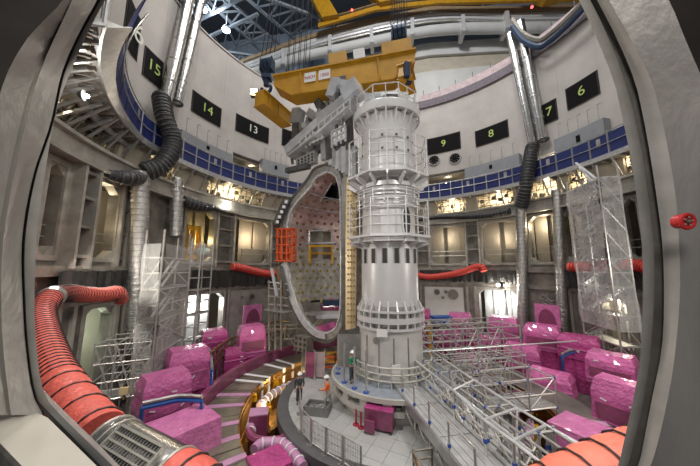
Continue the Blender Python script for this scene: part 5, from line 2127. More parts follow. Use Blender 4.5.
BOXES = [
    # label, px, py, ztop, wpx, depth, lid, material, style, seed
    ('big pink wrapped box in front at lower left beside the walkway', 190, 431, 1.15, 72, 2.2, 2.6, 'pink_light', 'square', 1),
    ('low pink wrapped box on the left behind the big front one', 170, 376, 2.2, 46, 1.6, 1.9, 'pink', 'lid', 2),
    ('tall pink wrapped box left of the walkway, beside the low one', 192, 350, 2.6, 40, 1.8, 2.6, 'pink', 'lid', 3),
    ('small pink wrapped box behind the tall one at left, under the small scaffold', 216, 331, 2.7, 26, 1.8, 1.6, 'magenta', 'lid', 4),
    ('pink wrapped box with a tilted hood below the red hose at left', 254, 327, 3.0, 28, 1.8, 2.4, 'pink', 'window', 5),
    ('flat pink wrapped box at the bottom edge in the trench beside the platform', 276, 470, 0.2, 42, 1.5, 1.2, 'magenta', 'square', 6),
    ('narrow magenta wrapped box just right of the column collar', 424, 310, 3.5, 13, 1.6, 2.4, 'magenta', 'lid', 7),
    ('pink wrapped box below the white cover plate right of the column', 459, 314, 3.2, 24, 1.8, 2.2, 'pink', 'lid', 8),
    ('pink wrapped box under the star bright work lamp', 502, 318, 3.1, 29, 2.0, 2.2, 'pink', 'lid', 9),
    ('pink wrapped box right of the foil duct, in front of the dark plate', 540, 326, 3.0, 33, 1.6, 2.0, 'pink', 'window', 10),
    ('magenta wrapped box between the foil duct and the right netted tower', 577, 337, 2.7, 36, 1.6, 1.7, 'magenta', 'lid', 11),
    ('pink wrapped box in front of the foot of the right netted tower', 607, 355, 2.5, 40, 1.6, 1.9, 'pink', 'window', 12),
    ('large pink wrapped box at right beside the steel frame', 615, 384, 2.0, 46, 1.7, 2.4, 'pink', 'window', 13),
    ('flat bright pink wrapped box behind the salmon hose at lower right', 582, 437, 0.8, 70, 2.0, 2.0, 'pink_light', 'square', 14),
    ('low magenta wrapped box behind the scaffold nearest the column', 447, 334, 2.0, 26, 1.6, 1.6, 'magenta', 'lid', 15),
    ('magenta wrapped box behind the scaffold in the middle right', 484, 338, 1.9, 30, 1.6, 1.6, 'magenta', 'lid', 16),
    ('low pink wrapped box behind the scaffold below the lamp lit one', 520, 346, 1.5, 34, 1.6, 1.8, 'pink', 'lid', 17),
    ('low pink wrapped box seen through the right end of the scaffold', 546, 374, 0.8, 42, 1.6, 1.6, 'pink', 'lid', 18),
    ('pale pink wrapped box low behind the middle of the scaffold', 470, 358, 0.9, 34, 1.4, 1.2, 'pink_light', 'lid', 19),
    ('pink wrapped box on the far side of the walkway left of the vessel', 236, 350, 1.4, 22, 1.4, 1.4, 'magenta', 'lid', 20),
]
for (lab, px, py, zt, wp, dp, ld, m, st, sd) in BOXES:
    t, c, rz_, wd = pink_box(lab, px, py, zt, wp, dp, ld, m, st, None, sd, -3.0 if 'trench' in lab else None)
    if sd in (1, 2, 13, 12):
        R = Matrix.Rotation(rz_, 3, 'Z')
        q = c + R @ Vector((wd * 0.1, dp * 0.52, 0)) + Vector((0, 0, zt + 0.1))
# arched pink plates on the wall
for px, py, lab in [(253, 314, 'pink plate with dark round arch on the wall below the left red hose'), (547, 315, 'pink plate with dark round arch on the wall right of the foil duct')]:
    p = P_c(px, py, 16.8)
    ph = phi_of(p)
    t = thing('arched_plate', lab, 'plate', Vector((p.x, p.y, ZO)), 'arched pink plates')
    tx = Vector((math.cos(rad(ph)), -math.sin(rad(ph)), 0))
    o = Vector((p.x - CX, p.y, 0)).normalized()
    w2, h2 = 1.05, 0.95
    s_ = MB()
    s_.slab([[p - tx * w2 + Vector((0, 0, h2)), p + tx * w2 + Vector((0, 0, h2))], [p - tx * w2 - Vector((0, 0, h2)), p + tx * w2 - Vector((0, 0, h2))]], o * 0.12)
    s_.build('plate', 'pink_light', t)
    lp = [p - o * 0.04 + tx * (0.75 * math.cos(rad(d))) + Vector((0, 0, -0.75 + 1.3 * math.sin(rad(d)))) for d in range(0, 181, 15)]
    MB().hexa(lp, [q - o * 0.05 for q in lp]).build('arch', 'plum', t)
    for s in (-1, 1):
        q = p + tx * w2 * s
        bm_(t, 'leg', 'rig_dark', Vector((q.x, q.y, ZO)), Vector((q.x, q.y, p.z - h2)), 0.14, 0.14)
# blue handling frames between the left boxes
for (pts, lab) in [([(142, 408), (160, 404), (180, 400), (202, 401)], 'blue handling beam behind the big front pink box'), ([(203, 349), (209, 352), (211, 360), (212, 372)], 'blue handling arm beside the tall pink box'),
                   ([(562, 357), (568, 354), (575, 352), (582, 351)], 'blue handling arm between the right pink boxes')]:
    P = [P_z(x, y, 1.5) for x, y in pts]
    t = thing('blue_beam', lab, 'beam', Vector((P[0].x, P[0].y, ZO)), 'blue handling beams')
    MB().sweep(smooth_path(P, 4), 0.11, 8).build('tube', 'blue_bright', t, smooth=True)
    MB().sweep(smooth_path([p + Vector((0, 0, .2)) for p in P], 4), 0.09, 6).build('top_rail', 'galv_dull', t, smooth=True)
    for p in (P[0], P[-1]):
        bm_(t, 'leg', 'blue_bright', Vector((p.x, p.y, ZO)), p, 0.12, 0.12)
# pipe skid behind the left boxes (curved rails with uprights) and bundles of dark pipework all round
for (pts, zz, lab) in [([(205, 372), (218, 360), (232, 350), (244, 346)], 0.9, 'curved rack of bronze rails on the left beyond the walkway'), ([(258, 338), (268, 334), (278, 332), (288, 332)], 1.6, 'rack of bronze rails left of the vessel foot')]:
    P = [P_z(x, y, zz) for x, y in pts]
    t = thing('rail_rack', lab, 'rack', Vector((P[0].x, P[0].y, ZO)), 'bronze rail racks')
    for dz in (0, .5, 1.0):
        MB().sweep(smooth_path([p + Vector((0, 0, dz)) for p in P], 4), 0.09, 6).build('rail', 'gold_dark', t, smooth=True)
    for p in resample(smooth_path(P, 4), 0.8):
        bm_(t, 'upright', 'tube_dark', Vector((p.x, p.y, ZO)), p + Vector((0, 0, 1.15)), 0.1, 0.1)

# blue box and yellow bottle right of the column
p = P_z(441, 316, 3.2)
t = thing('blue_case', 'blue case behind the scaffold right of the column', 'case', Vector((p.x, p.y, ZO)))
bx(t, 'case', 'blue_bright', p + Vector((0, 0, -.35)), (1.9, 1.0, .7), .2)
bx(t, 'stand', 'rig_dark', Vector((p.x, p.y, (ZO + p.z - .7) / 2)), (1.6, .8, p.z - .7 - ZO), .2)
p = P_z(429.5, 332, 2.4)
t = thing('yellow_post', 'short yellow post beside the column behind the scaffold', 'post', Vector((p.x, p.y, ZO)))
tb(t, 'shaft', 'yellow_bright', Vector((p.x, p.y, ZO)), p + Vector((0, 0, .6)), 0.16, 10)
MB().ball(p + Vector((0, 0, .65)), 0.17, 10, 5).build('cap', 'white_sign', t)

# =================================================================== SCAFFOLD TOWERS
def net_tower(label, cols, ytop, R, bays, nets, netm='net', levels=2.0, cat='scaffold', stairs=True, zb=None):
    """cols: pixel x of the visible corners left, near, right with their radii"""
    P = [P_c(x, (ytop + 300) / 2, r) for x, r in cols]
    zt = P_c(cols[1][0], ytop, cols[1][1]).z
    zb = ZO if zb is None else zb
    P.append(P[0] + P[2] - P[1])
    t = thing('scaffold_tower', label, cat, Vector((P[1].x, P[1].y, zb)), 'scaffold towers')
    V = lambda p, z: Vector((p.x, p.y, z))
    for p in P:
        tb(t, 'standard', 'tube', V(p, zb), V(p, zt + 0.9), 0.06)
        MB().tube(V(p, zb), V(p, zb + .05), 0.18, 8).build('foot_plate', 'galv_dull', t)
    z = zb + levels
    while z < zt + .1:
        for i in range(4):
            a, b = P[i], P[(i + 1) % 4]
            tb(t, 'ledger', 'tube', V(a, z), V(b, z), 0.05)
            tb(t, 'ledger', 'tube', V(a, z - levels * .5), V(b, z - levels * .5), 0.04)
        s_ = MB()
        s_.hexa([V(p, z - 0.08) for p in P], [V(p, z - 0.03) for p in P])
        s_.build('platform_board', 'galv_dull', t)
        if stairs:
            tb(t, 'brace', 'tube', V(P[0], z - levels), V(P[1], z), 0.045)
            tb(t, 'brace', 'tube', V(P[2], z - levels), V(P[1], z), 0.045)
            mid0, mid1 = P[0].lerp(P[3], .5), P[1].lerp(P[2], .5)
            for o in (0.35, 0.55):
                a, b = P[0].lerp(P[3], o), P[1].lerp(P[2], o)
                bm_(t, 'stair_stringer', 'alu', V(a, z - levels), V(b, z - .1), 0.06, 0.18)
        z += levels
    for (i, j, z0, z1) in nets:
        a, b = P[i], P[j]
        n, mrows = 6, 12
        out = Vector((-(b - a).y, (b - a).x, 0)).normalized() * -0.12
        zz0, zz1 = (zb if z0 is None else z0), (zt if z1 is None else z1)
        rows = []
        for q in range(mrows + 1):
            z = zz0 + (zz1 - zz0) * q / mrows
            rows.append([V(a.lerp(b, k / n) + out * (1 + 0.7 * math.sin(k * 2.1 + q * 1.3)), z) for k in range(n + 1)])
        MB().loft(rows).build('netting', netm, t, smooth=True)
    return t, P, zt


net_tower('net covered scaffold tower in front of the left wall', [(143, 16.6), (161, 15.2), (190, 16.6)], 243, 16, 3, [(0, 1, None, None), (1, 2, None, None)], 'net')
tR, PR, zR = net_tower('tall net covered stair tower in front of the right wall', [(573, 16.9), (606, 15.3), (627, 16.6)], 174, 16, 3, [(0, 1, 3.6, None), (1, 2, 3.6, None)], 'film')
for k in range(3):   # white handrails of the upper stair at the balcony
    a, b = P_c(576 + 4 * k, 163 + 5 * k, 16.2), P_c(599 + 1 * k, 181 + 7 * k, 15.6)
    tb(tR, 'stair_rail', 'alu', a, b, 0.09, 6)
net_tower('slim open scaffold tower with bare tubes left of the vessel', [(189, 16.4), (199, 15.7), (211, 16.4)], 252, 16, 2, [(0, 2, 8.2, 10.0)], 'net', 1.9, stairs=False)
p = P_c(208, 246, 16.2)
tb(tR, 'standard', 'tube', P_c(585, 200, 15.9), Vector((P_c(585, 200, 15.9).x, P_c(585, 200, 15.9).y, ZO)), 0.05)


# low scaffold at the left in front of the lit opening
def grid_scaffold(name, label, P0, ux, uy, nx, ny, dx, dy, zb, levels, boards=(), group=None, couplers=True, brace_seed=1, r=0.045, toprail=None, m='tube', skip=lambda i, j: False):
    t = thing(name, label, 'scaffold', Vector((P0.x, P0.y, zb)), group)
    rn = random.Random(brace_seed)
    V = lambda i, j, z: Vector((P0.x, P0.y, 0)) + ux * (i * dx) + uy * (j * dy) + Vector((0, 0, z))
    zt = levels[-1]
    for i in range(nx + 1):
        for j in range(ny + 1):
            if skip(i, j):
                continue
            tb(t, 'standard', m, V(i, j, zb), V(i, j, zt + 0.15), r)
            if couplers:
                for z in levels[::2]:
                    MB().tube(V(i, j, z - .05), V(i, j, z + .05), r * 1.55, 6).build('coupler', 'coupler', t)
    for z in levels:
        for i in range(nx + 1):
            for j in range(ny + 1):
                if i < nx and not skip(i, j) and not skip(i + 1, j):
                    tb(t, 'ledger', m, V(i, j, z), V(i + 1, j, z), r)
                if j < ny and not skip(i, j) and not skip(i, j + 1):
                    tb(t, 'ledger', m, V(i, j, z), V(i, j + 1, z), r)
    for i in range(nx):
        for j in range(ny + 1):
            if rn.random() < 0.7 and not skip(i, j) and not skip(i + 1, j):
                z0, z1 = (zb + .1, levels[0]) if len(levels) < 2 else (levels[0], levels[-1])
                a, b = (V(i, j, z0), V(i + 1, j, z1)) if rn.random() < .5 else (V(i + 1, j, z0), V(i, j, z1))
                tb(t, 'brace', m, a, b, r * .9)
    for (i0, i1, j0, j1, z) in boards:
        nb = 4
        for k in range(nb):
            f0, f1 = j0 + (j1 - j0) * (k + .04) / nb, j0 + (j1 - j0) * (k + .96) / nb
            s_ = MB()
            q = [V(i0, f0, 0), V(i1, f0, 0), V(i1, f1, 0), V(i0, f1, 0)]
            s_.hexa([p + Vector((0, 0, z)) for p in q], [p + Vector((0, 0, z + .05)) for p in q])
            s_.build('plank', 'galv', t)
    return t


a0 = P_z(88, 402, 0.6)
b0 = P_z(152, 392, 0.6)
ux = (b0 - a0)
L_ = ux.length
ux = ux.normalized()
uy = Vector((-ux.y, ux.x, 0))
grid_scaffold('low_scaffold', 'low tube scaffold with guard rails in front of the lit doorway at left', Vector((a0.x, a0.y, 0)), ux, uy, 3, 2, L_ / 3, 1.5, ZO, [0.55, 1.5, 2.5, 3.5], [(0, 3, 0, 1, 0.5)], 'tube scaffolds', False, 3)
p = a0.lerp(b0, .55) + Vector((0, 0, 0.35))
t = thing('ply_block', 'small plywood block on the front rail of the low scaffold', 'block', p)
bx(t, 'board', 'shield', p - uy * .15, (0.45, 0.12, 0.4), .3)
bx(t, 'batten', 'brown_wood', p - uy * .08 + Vector((0, 0, -.3)), (0.1, 0.1, 0.35), .3)
q = P_z(150, 355, 1.2)
t = thing('tube_crate', 'small open tube crate on the left beside the tall foil duct', 'crate', Vector((q.x, q.y, ZO)))
for dx in (0, .9):
    for dy in (0, .9):
        tb(t, 'post', 'alu', Vector((q.x + dx, q.y + dy, ZO)), Vector((q.x + dx, q.y + dy, 3.0)), 0.04)
for z in (1.2, 1.8, 2.4, 3.0):
    for (x0, y0, x1, y1) in ((0, 0, .9, 0), (0, .9, .9, .9), (0, 0, 0, .9), (.9, 0, .9, .9)):
        tb(t, 'rail', 'alu', Vector((q.x + x0, q.y + y0, z)), Vector((q.x + x1, q.y + y1, z)), 0.04)

# =================================================================== FOOTBRIDGE AND THE RIGHT SCAFFOLD
W = Vector((-math.sin(rad(19.4)), math.cos(rad(19.4)), 0))     # along the bridge, towards the column
Vv = Vector((math.cos(rad(19.4)), math.sin(rad(19.4)), 0))     # to the right


def WV(w_, v_, z):
    return W * w_ + Vv * v_ + Vector((0, 0, z))


def wv_of(p):
    return (p.dot(W), p.dot(Vv))


ZBR = ZP + 0.05
e0 = wv_of(P_z(399, 387, ZBR))
e1 = wv_of(P_z(420, 386, ZBR))
vl = (e0[1] + wv_of(P_z(455, 466, ZBR))[1]) / 2
vr = vl + 1.45
w1 = e0[0] + 0.4
w0 = w1 - 7.2
br = thing('footbridge', 'aluminium footbridge leading from the column base down to the lower right', 'footbridge', WV((w0 + w1) / 2, (vl + vr) / 2, 0))
npl = 5
for k in range(npl):
    a, b = vl + (vr - vl) * (k + .05) / npl, vl + (vr - vl) * (k + .95) / npl
    for s in range(3):
        wa, wb = w0 + (w1 - w0) * (s + .01) / 3, w0 + (w1 - w0) * (s + .99) / 3
        s_ = MB()
        s_.hexa([WV(wa, a, ZBR - .06), WV(wb, a, ZBR - .06), WV(wb, b, ZBR - .06), WV(wa, b, ZBR - .06)], [WV(wa, a, ZBR), WV(wb, a, ZBR), WV(wb, b, ZBR), WV(wa, b, ZBR)])
        s_.build('plank', 'alu', br)
for v_ in (vl - .05, vr + .05):
    bm_(br, 'side_beam', 'galv', WV(w0, v_, ZBR - .15), WV(w1, v_, ZBR - .15), 0.08, 0.42)
    bm_(br, 'lower_chord', 'galv_dull', WV(w0, v_, ZBR - 0.95), WV(w1 - 1.2, v_, ZBR - 0.75), 0.08, 0.1)
    bm_(br, 'kick_rail', 'alu', WV(w0, v_, ZBR + .1), WV(w1, v_, ZBR + .1), 0.03, 0.15)
for k in range(6):
    w_ = w0 + (w1 - w0) * k / 5
    for v_ in (vl - .05, vr + .05):
        tb(br, 'rail_post', 'tube', WV(w_, v_, ZBR - .9), WV(w_, v_, ZBR + 1.1), 0.04)
        MB().tube(WV(w_, v_, ZBR + .25), WV(w_, v_, ZBR + .35), 0.065, 6).build('coupler', 'coupler', br)
    if k < 5:
        wn = w0 + (w1 - w0) * (k + 1) / 5
        tb(br, 'brace', 'tube', WV(w_, vr + .05, ZBR), WV(wn, vr + .05, ZBR + 1.05), 0.035)
        tb(br, 'brace', 'galv_dull', WV(w_, vl - .05, ZBR - .9), WV(wn, vl - .05, ZBR - .2), 0.035)
for z in (0.55, 1.1):
    tb(br, 'hand_rail', 'alu', WV(w0 - .5, vr + .05, ZBR + z), WV(w1 + .6, vr + .05, ZBR + z), 0.045)
tb(br, 'hand_rail', 'tube', WV(w0, vl - .05, ZBR + 1.1), WV(w1 - 3.0, vl - .05, ZBR + 1.1), 0.035)
# white notice at the bridge head
p = WV(w1 - .2, vl + 0.1, ZBR)
bm_(br, 'white_board', 'white_sign', p + Vector((0, 0, .25)), p + Vector((0, 0, 1.1)), 0.5, 0.04, W)

# second lane: scaffold right of the bridge with long guard rails
v2 = wv_of(P_z(474, 380, ZBR + 1.1))[1]
grid_scaffold('right_scaffold', 'long tube scaffold running beside the footbridge on its right', WV(w0 - 1.5, vr + .45, 0), W, Vv, 5, 2, 1.75, (v2 - vr - .45) / 2, -0.5, [0.3, ZBR, ZBR + 1.1], [], 'tube scaffolds', True, 5)
grid_scaffold('right_scaffold', 'wide tube scaffold behind, between the column and the right pink boxes', WV(0.2, vr + 0.4, 0), Vv, W, 5, 2, 1.75, 1.7, ZO, [0.9, 1.9, 2.9, 3.7], [(1, 3, 0.2, .8, 0.95)], 'tube scaffolds', True, 8)
grid_scaffold('right_scaffold', 'tube scaffold platform at right in front of the low pink boxes', WV(-4.2, v2 + 1.9, 0), Vv, W, 2, 2, 1.7, 1.6, -0.1, [0.5, 1.2, 2.0], [(0, 2, 0, 1, 0.45)], 'tube scaffolds', True, 13)
grid_scaffold('right_scaffold', 'far tube scaffold just right of the column collar', WV(3.6, 2.4, 0), Vv, W, 4, 1, 1.7, 1.8, ZO, [2.0, 3.2], [], 'tube scaffolds', False, 21)
grid_scaffold('right_scaffold', 'dense tube scaffold between the long railing and the right pink boxes', WV(-2.2, v2 + .5, 0), Vv, W, 4, 2, 1.25, 1.15, -0.1, [0.4, 1.1, 1.8, 2.5], [(1, 3, 0.2, 0.8, 1.05)], 'tube scaffolds', True, 44, 0.035)
# nearest big tubes: two lattice bays rising in front at lower right
t = thing('near_railing', 'near thick tube railing with triangular bracing at the lower right', 'scaffold', WV(w0, v2 + .4, 0), 'tube scaffolds')
zr = ZBR + 1.15
pts1 = [P_z(418, 342, zr), P_z(474, 380, zr), P_z(517, 408, zr), P_z(546, 425, zr), P_z(590, 450, zr)]
pts2 = [P_z(403, 351, zr), P_z(453, 390, zr), P_z(484, 420, zr), P_z(513, 441, zr), P_z(540, 462, zr)]
for P in (pts1, pts2):
    for a, b in zip(P, P[1:]):
        tb(t, 'top_rail', 'alu', a, b, 0.05, 8)
    for p in P[:4]:
        tb(t, 'standard', 'tube', Vector((p.x, p.y, -0.5)), p, 0.05)
        MB().tube(p - Vector((0, 0, .75)), p - Vector((0, 0, .62)), 0.075, 6).build('coupler', 'coupler', t)
for a, b in [(pts1[1], pts2[1]), (pts1[2], pts2[2]), (pts1[3], pts2[3])]:
    tb(t, 'cross_rail', 'alu', a, b, 0.05, 8)
tb(t, 'cross_rail', 'alu', P_z(418, 352, zr), P_z(577, 341, zr), 0.05, 8)
for a, b in [(pts1[2], pts2[3]), (pts1[3], pts2[3])]:
    tb(t, 'brace', 'tube', a, b - Vector((0, 0, 1.2)), 0.045)
tb(t, 'brace', 'tube', pts1[3], pts1[3] + Vector((.35, -.1, -2.2)), 0.045)
tb(t, 'brace', 'tube', pts1[3], pts1[3] + Vector((.9, .2, -2.0)), 0.045)

# gangway frame at the bottom right of the bridge (grated landing)
p = P_z(374, 458, 0)
t = thing('stair_frame', 'brown tube stair frame under the foot of the bridge at the bottom', 'scaffold', WV(w0 + 1.6, vl - .7, 0), 'tube scaffolds')
for w_ in (w0 + 1.0, w0 + 2.4):
    for v_ in (vl - .25, vl - 1.0):
        tb(t, 'standard', 'tube_dark', WV(w_, v_, 0), WV(w_, v_, 1.1), 0.045)
for z in (0.35, 0.75, 1.05):
    tb(t, 'ledger', 'tube_dark', WV(w0 + 1.0, vl - 1.0, z), WV(w0 + 2.4, vl - 1.0, z), 0.04)
    tb(t, 'ledger', 'tube_dark', WV(w0 + 1.0, vl - .25, z), WV(w0 + 1.0, vl - 1.0, z), 0.04)
    tb(t, 'ledger', 'tube_dark', WV(w0 + 2.4, vl - .25, z), WV(w0 + 2.4, vl - 1.0, z), 0.04)
tb(t, 'brace', 'gold_dark', WV(w0 + 1.0, vl - 1.0, 0.05), WV(w0 + 2.4, vl - 1.0, 1.05), 0.04)

# =================================================================== PLATFORM FURNITURE
fn = thing('safety_fence', 'low wire fence along the left edge of the round platform', 'fence', (-4, -4.5, 0))
fp = [P_z(298, 398, 0), P_z(300, 414, 0), P_z(301, 432, 0), P_z(311, 445, 0), P_z(326, 455, 0), P_z(343, 465, 0), P_z(362, 478, 0)]
for a, b in zip(fp, fp[1:]):
    d = (b - a)
    for o in (0.05, 0.95):
        q = a + d * o
        tb(fn, 'post', 'tube', q, q + Vector((0, 0, 1.1)), 0.035)
        bx(fn, 'foot', 'galv_dull', q + Vector((0, 0, .02)), (0.35, 0.12, 0.04), .4)
    for z in (0.12, 1.08):
        tb(fn, 'rail', 'tube', a + d * .05 + Vector((0, 0, z)), a + d * .95 + Vector((0, 0, z)), 0.025)
    wmb = MB()
    for k in range(1, 10):
        q = a + d * (0.05 + .09 * k)
        wmb.tube(q + Vector((0, 0, .12)), q + Vector((0, 0, 1.08)), 0.009, 4)
    for z in (0.35, .6, .85):
        wmb.tube(a + d * .05 + Vector((0, 0, z)), a + d * .95 + Vector((0, 0, z)), 0.009, 4)
    o = wmb.build('wire_mesh', 'galv', fn)
    o['kind'] = 'stuff'
c = P_z(316, 416, 0)
t = thing('floor_crate', 'grey open topped crate on the round platform left of the worker', 'crate', c)
th = rad(-4)
bx(t, 'base', 'crate_grey', c + Vector((0, 0.35, .12)), (1.35, 0.85, .24), th)
for s in (-1, 1):
    bx(t, 'side', 'crate_grey', c + Vector((0.65 * s, .35, .3)), (0.06, .85, .3), th)
    bx(t, 'side', 'crate_grey', c + Vector((0, .35 + .4 * s, .3)), (1.3, .06, .3), th)
rn = random.Random(5)
for k in range(8):
    MB().ball(c + Vector((rn.uniform(-.4, .4), .35 + rn.uniform(-.2, .2), .3)), 0.09, 6, 4).build('fitting', 'galv', t)

# =================================================================== TRENCH FITTINGS
def banded(label, pts, r, z, m='lilac', bm='white_tape', step=0.5, name='wrapped_pipe'):
    P = [P_z(x, y, z if not isinstance(z, (list, tuple)) else z[i]) for i, (x, y) in enumerate(pts)]
    ringed_tube(name, label, 'pipe', P, r, m, bm, step, 0.035, 10, 'wrapped pipes in the trench', 'tape_band', 0.02)


banded('pink wrapped pipe with white tape bands along the back of the trench', [(300, 381), (284, 388), (270, 396), (260, 406)], 0.26, -0.7, 'tarp_band')
banded('short upright wrapped pipe left of the plum post in the trench', [(254, 416), (251, 424), (251, 434)], 0.22, -0.5)
banded('wrapped pipe with white tape bands at the bottom of the trench', [(254, 450), (262, 444), (277, 443), (286, 446), (293, 454), (303, 468)], 0.24, -0.3)
banded('wrapped pipe running along the rim of the round platform', [(288, 433), (286, 420), (289, 408), (296, 396)], 0.2, -0.3)
P = [P_z(x, y, -0.3) for x, y in [(249, 431), (253, 438), (264, 441), (279, 440), (286, 436), (287, 431)]]
t = thing('plum_channel', 'plum coloured curved channel across the trench', 'channel', P[2])
MB().sweep(smooth_path(P, 5), 0.2, 8).build('channel', 'plum', t, smooth=True)
for p in (P[1], P[4]):
    tb(t, 'leg', 'gold_dark', Vector((p.x, p.y, -3.0)), p, 0.12)
p = P_z(259, 412, 0.0)
t = thing('plum_post', 'square plum wrapped post with a lilac top in the trench', 'post', Vector((p.x, p.y, -3)))
bx(t, 'post', 'plum', p + Vector((0, 0, -1.5)), (0.95, 0.8, 3.0), .4)
bx(t, 'top', 'lilac', p + Vector((0, 0, .02)), (1.0, .85, .06), .4)
# finned golden plates
t = thing('finned_plate', 'stack of slanted golden fins in the trench behind the plum post', 'fin stack', P_z(279, 410, -1.5))
for k in range(7):
    a, b = P_z(264 + k * .6, 420 + k * 2.3, -1.5), P_z(289 + k * .3, 399 + k * 2.6, -1.5)
    bm_(t, 'fin', 'gold' if k % 2 else 'gold_dark', a, b, 0.2, 0.12)
    if k % 3 == 0:
        q = a.lerp(b, .5)
        bm_(t, 'support', 'gold_dark', Vector((q.x, q.y, -3.0)), q, 0.12, 0.12)
for i, (px, py, lab) in enumerate([(268, 409, 'yellow clamp below the pipe at the back of the trench'), (286, 396, 'big yellow clamp near the worker by the fence'), (254, 399, 'yellow clamp against the golden trench wall'),
                                   (250, 437, 'yellow clamp at the left end of the plum channel'), (287, 422, 'yellow clamp on the pipe along the platform rim'), (291, 447, 'yellow clamp on the bottom pipe near the platform'),
                                   (297, 459, 'yellow clamp lowest on the bottom pipe'), (276, 383, 'yellow clamp farthest back against the golden wall'), (293, 404, 'small yellow clamp on the rim pipe beside the fence')]):
    p = P_z(px, py, -0.55)
    t = thing('pipe_clamp', lab, 'clamp', Vector((p.x, p.y, -3)), 'yellow clamps in the trench')
    s = 0.7 if i != 1 else 1.1
    bx(t, 'jaw', 'yellow_bright', p, (0.55 * s, .3, .35 * s), .5)
    bx(t, 'jaw', 'yellow_bright', p + Vector((0, 0, .4 * s)), (0.4 * s, .25, .15 * s), .5)
    bm_(t, 'stem', 'gold_dark', Vector((p.x, p.y, -3)), p, 0.14, 0.14)
    MB().tube(p + Vector((0, 0, .45 * s)), p + Vector((0, 0, .62 * s)), 0.06, 6).build('bolt', 'rig_dark', t)
# trench fittings at the right side, seen through the scaffold
for i, (px, py, lab) in enumerate([(533, 428, 'yellow clamp in the trench behind the near railing'), (528, 440, 'yellow clamp in the trench at right, lower of two')]):
    p = P_z(px, py, -0.6)
    t = thing('pipe_clamp', lab, 'clamp', Vector((p.x, p.y, -3)), 'yellow clamps in the trench')
    bx(t, 'jaw', 'yellow_bright', p, (0.5, .3, .35), -.5)
    bm_(t, 'stem', 'yellow', Vector((p.x, p.y, -3)), p, 0.2, 0.2)
banded('plum wrapped pipe below the near railing at lower right', [(510, 452), (500, 448), (490, 446), (478, 440)], 0.25, -0.6, 'plum')
banded('upright lilac wrapped pipe in the trench behind the railing', [(530, 422), (529, 432), (527, 444)], 0.2, -0.4)

# yellow machine in the opening left of the slim tower
pa, pb = P_c(184, 262, 20.6), P_c(199, 230, 20.6)
t = thing('yellow_machine', 'yellow framed machine with green foil in the wall opening above the slim tower', 'machine', Vector((pa.x, pa.y, 7.1)))
for f in (0, .5, 1):
    q = pa.lerp(pb, f)
    bm_(t, 'upright', 'yellow', Vector((q.x, q.y, 7.1)), Vector((q.x, q.y, 12.2)), .35, .3)
for z in (9.0, 11.9):
    bm_(t, 'crossbar', 'yellow_bright', Vector((pa.x, pa.y, z)), Vector((pb.x, pb.y, z)), .3, .4)
bm_(t, 'sheet', 'lit_cream', Vector((pa.x, pa.y, 10.3)).lerp(Vector((pb.x, pb.y, 10.3)), .1), Vector((pa.x, pa.y, 10.3)).lerp(Vector((pb.x, pb.y, 10.3)), .5), .1, 2.0)
q = P_c(203, 251, 19.2)
MB().ball(q, .5, 10, 6, (1.6, .6, .7)).build('green_foil', 'green_glass', t)

# plum screens and dark frames under the vessel
for i, (px, py, lab) in enumerate([(310, 379, 'left plum screen panel standing behind the workers'), (319, 379, 'right plum screen panel standing behind the workers')]):
    p = P_z(px, py, 0)
    t = thing('plum_screen', lab, 'screen', p, 'plum screens')
    bx(t, 'sheet', 'tarp_band' if i else 'plum', p + Vector((0, 0, 1.0)), (0.75, 0.05, 1.7), rad(-15 + 20 * i))
    for s in (-.4, .4):
        q = p + Vector((s * math.cos(rad(-15 + 20 * i)), s * math.sin(rad(-15 + 20 * i)), 0))
        tb(t, 'post', 'tube', q, q + Vector((0, 0, 2.0)), 0.035)
q0 = P_z(258, 356, 0)
grid_scaffold('dark_frame', 'dark steel frame of posts and rails under the lower left of the vessel', Vector((q0.x, q0.y, 0)), Vector((.96, .28, 0)), Vector((-.28, .96, 0)), 4, 1, 1.15, 1.6, ZO, [0.4, 1.4, 2.3], [], 'tube scaffolds', False, 31, 0.06, None, 'tube_dark')
q0 = P_z(338, 372, 0)
t = thing('orange_glow', 'orange and copper pipes added for the orange glow behind the worker left of the column base', 'pipework', q0)
for k in range(4):  # orange glow put into the colour of these added pipes
    tb(t, 'pipe', ['orange', 'gold', 'orange', 'yellow'][k], q0 + Vector((-1.5, .2 * k, .25 + .3 * k)), q0 + Vector((.9, .2 * k + .3, .35 + .28 * k)), 0.1, 8)
for k in range(3):
    tb(t, 'stand', 'gold_dark', q0 + Vector((-1.3 + k, .3, 0)), q0 + Vector((-1.3 + k, .3, 1.3)), 0.06, 6)
# red, copper and dark pipework and clutter under the right scaffold
rc = random.Random(17)
for i, (px, py) in enumerate([(497, 398), (502, 408), (492, 386), (508, 396), (470, 372), (452, 362), (520, 388), (538, 400)]):
    lab = ['red pipe manifold under the near railing', 'red pipe manifold lower under the near railing', 'copper pipe manifold behind the near railing', 'dark pipe manifold right of the red ones', 'dark pipe manifold under the wide scaffold',
           'copper pipe manifold near the bridge head under the scaffold', 'dark pipe manifold below the small right platform', 'copper pipe manifold at the right end of the scaffold'][i]
    p = P_z(px, py, -0.2)
    t = thing('pipe_manifold', lab, 'pipework', Vector((p.x, p.y, -1.4)), 'pipe manifolds under the scaffold')
    m = ['salmon_hose', 'salmon_hose', 'gold', 'steel_dark', 'steel_dark', 'gold', 'rig_dark', 'gold'][i]
    for k in range(5):
        a = p + Vector((rc.uniform(-.7, .7), rc.uniform(-.5, .5), -1.2))
        tb(t, 'riser', m, a, a + Vector((0, 0, rc.uniform(.9, 1.6))), 0.07, 6)
    for k in range(3):
        z = rc.uniform(-.9, .2)
        tb(t, 'header', m if k else 'plum', p + Vector((-.9, rc.uniform(-.4, .4), z)), p + Vector((.9, rc.uniform(-.4, .4), z)), 0.09, 6)

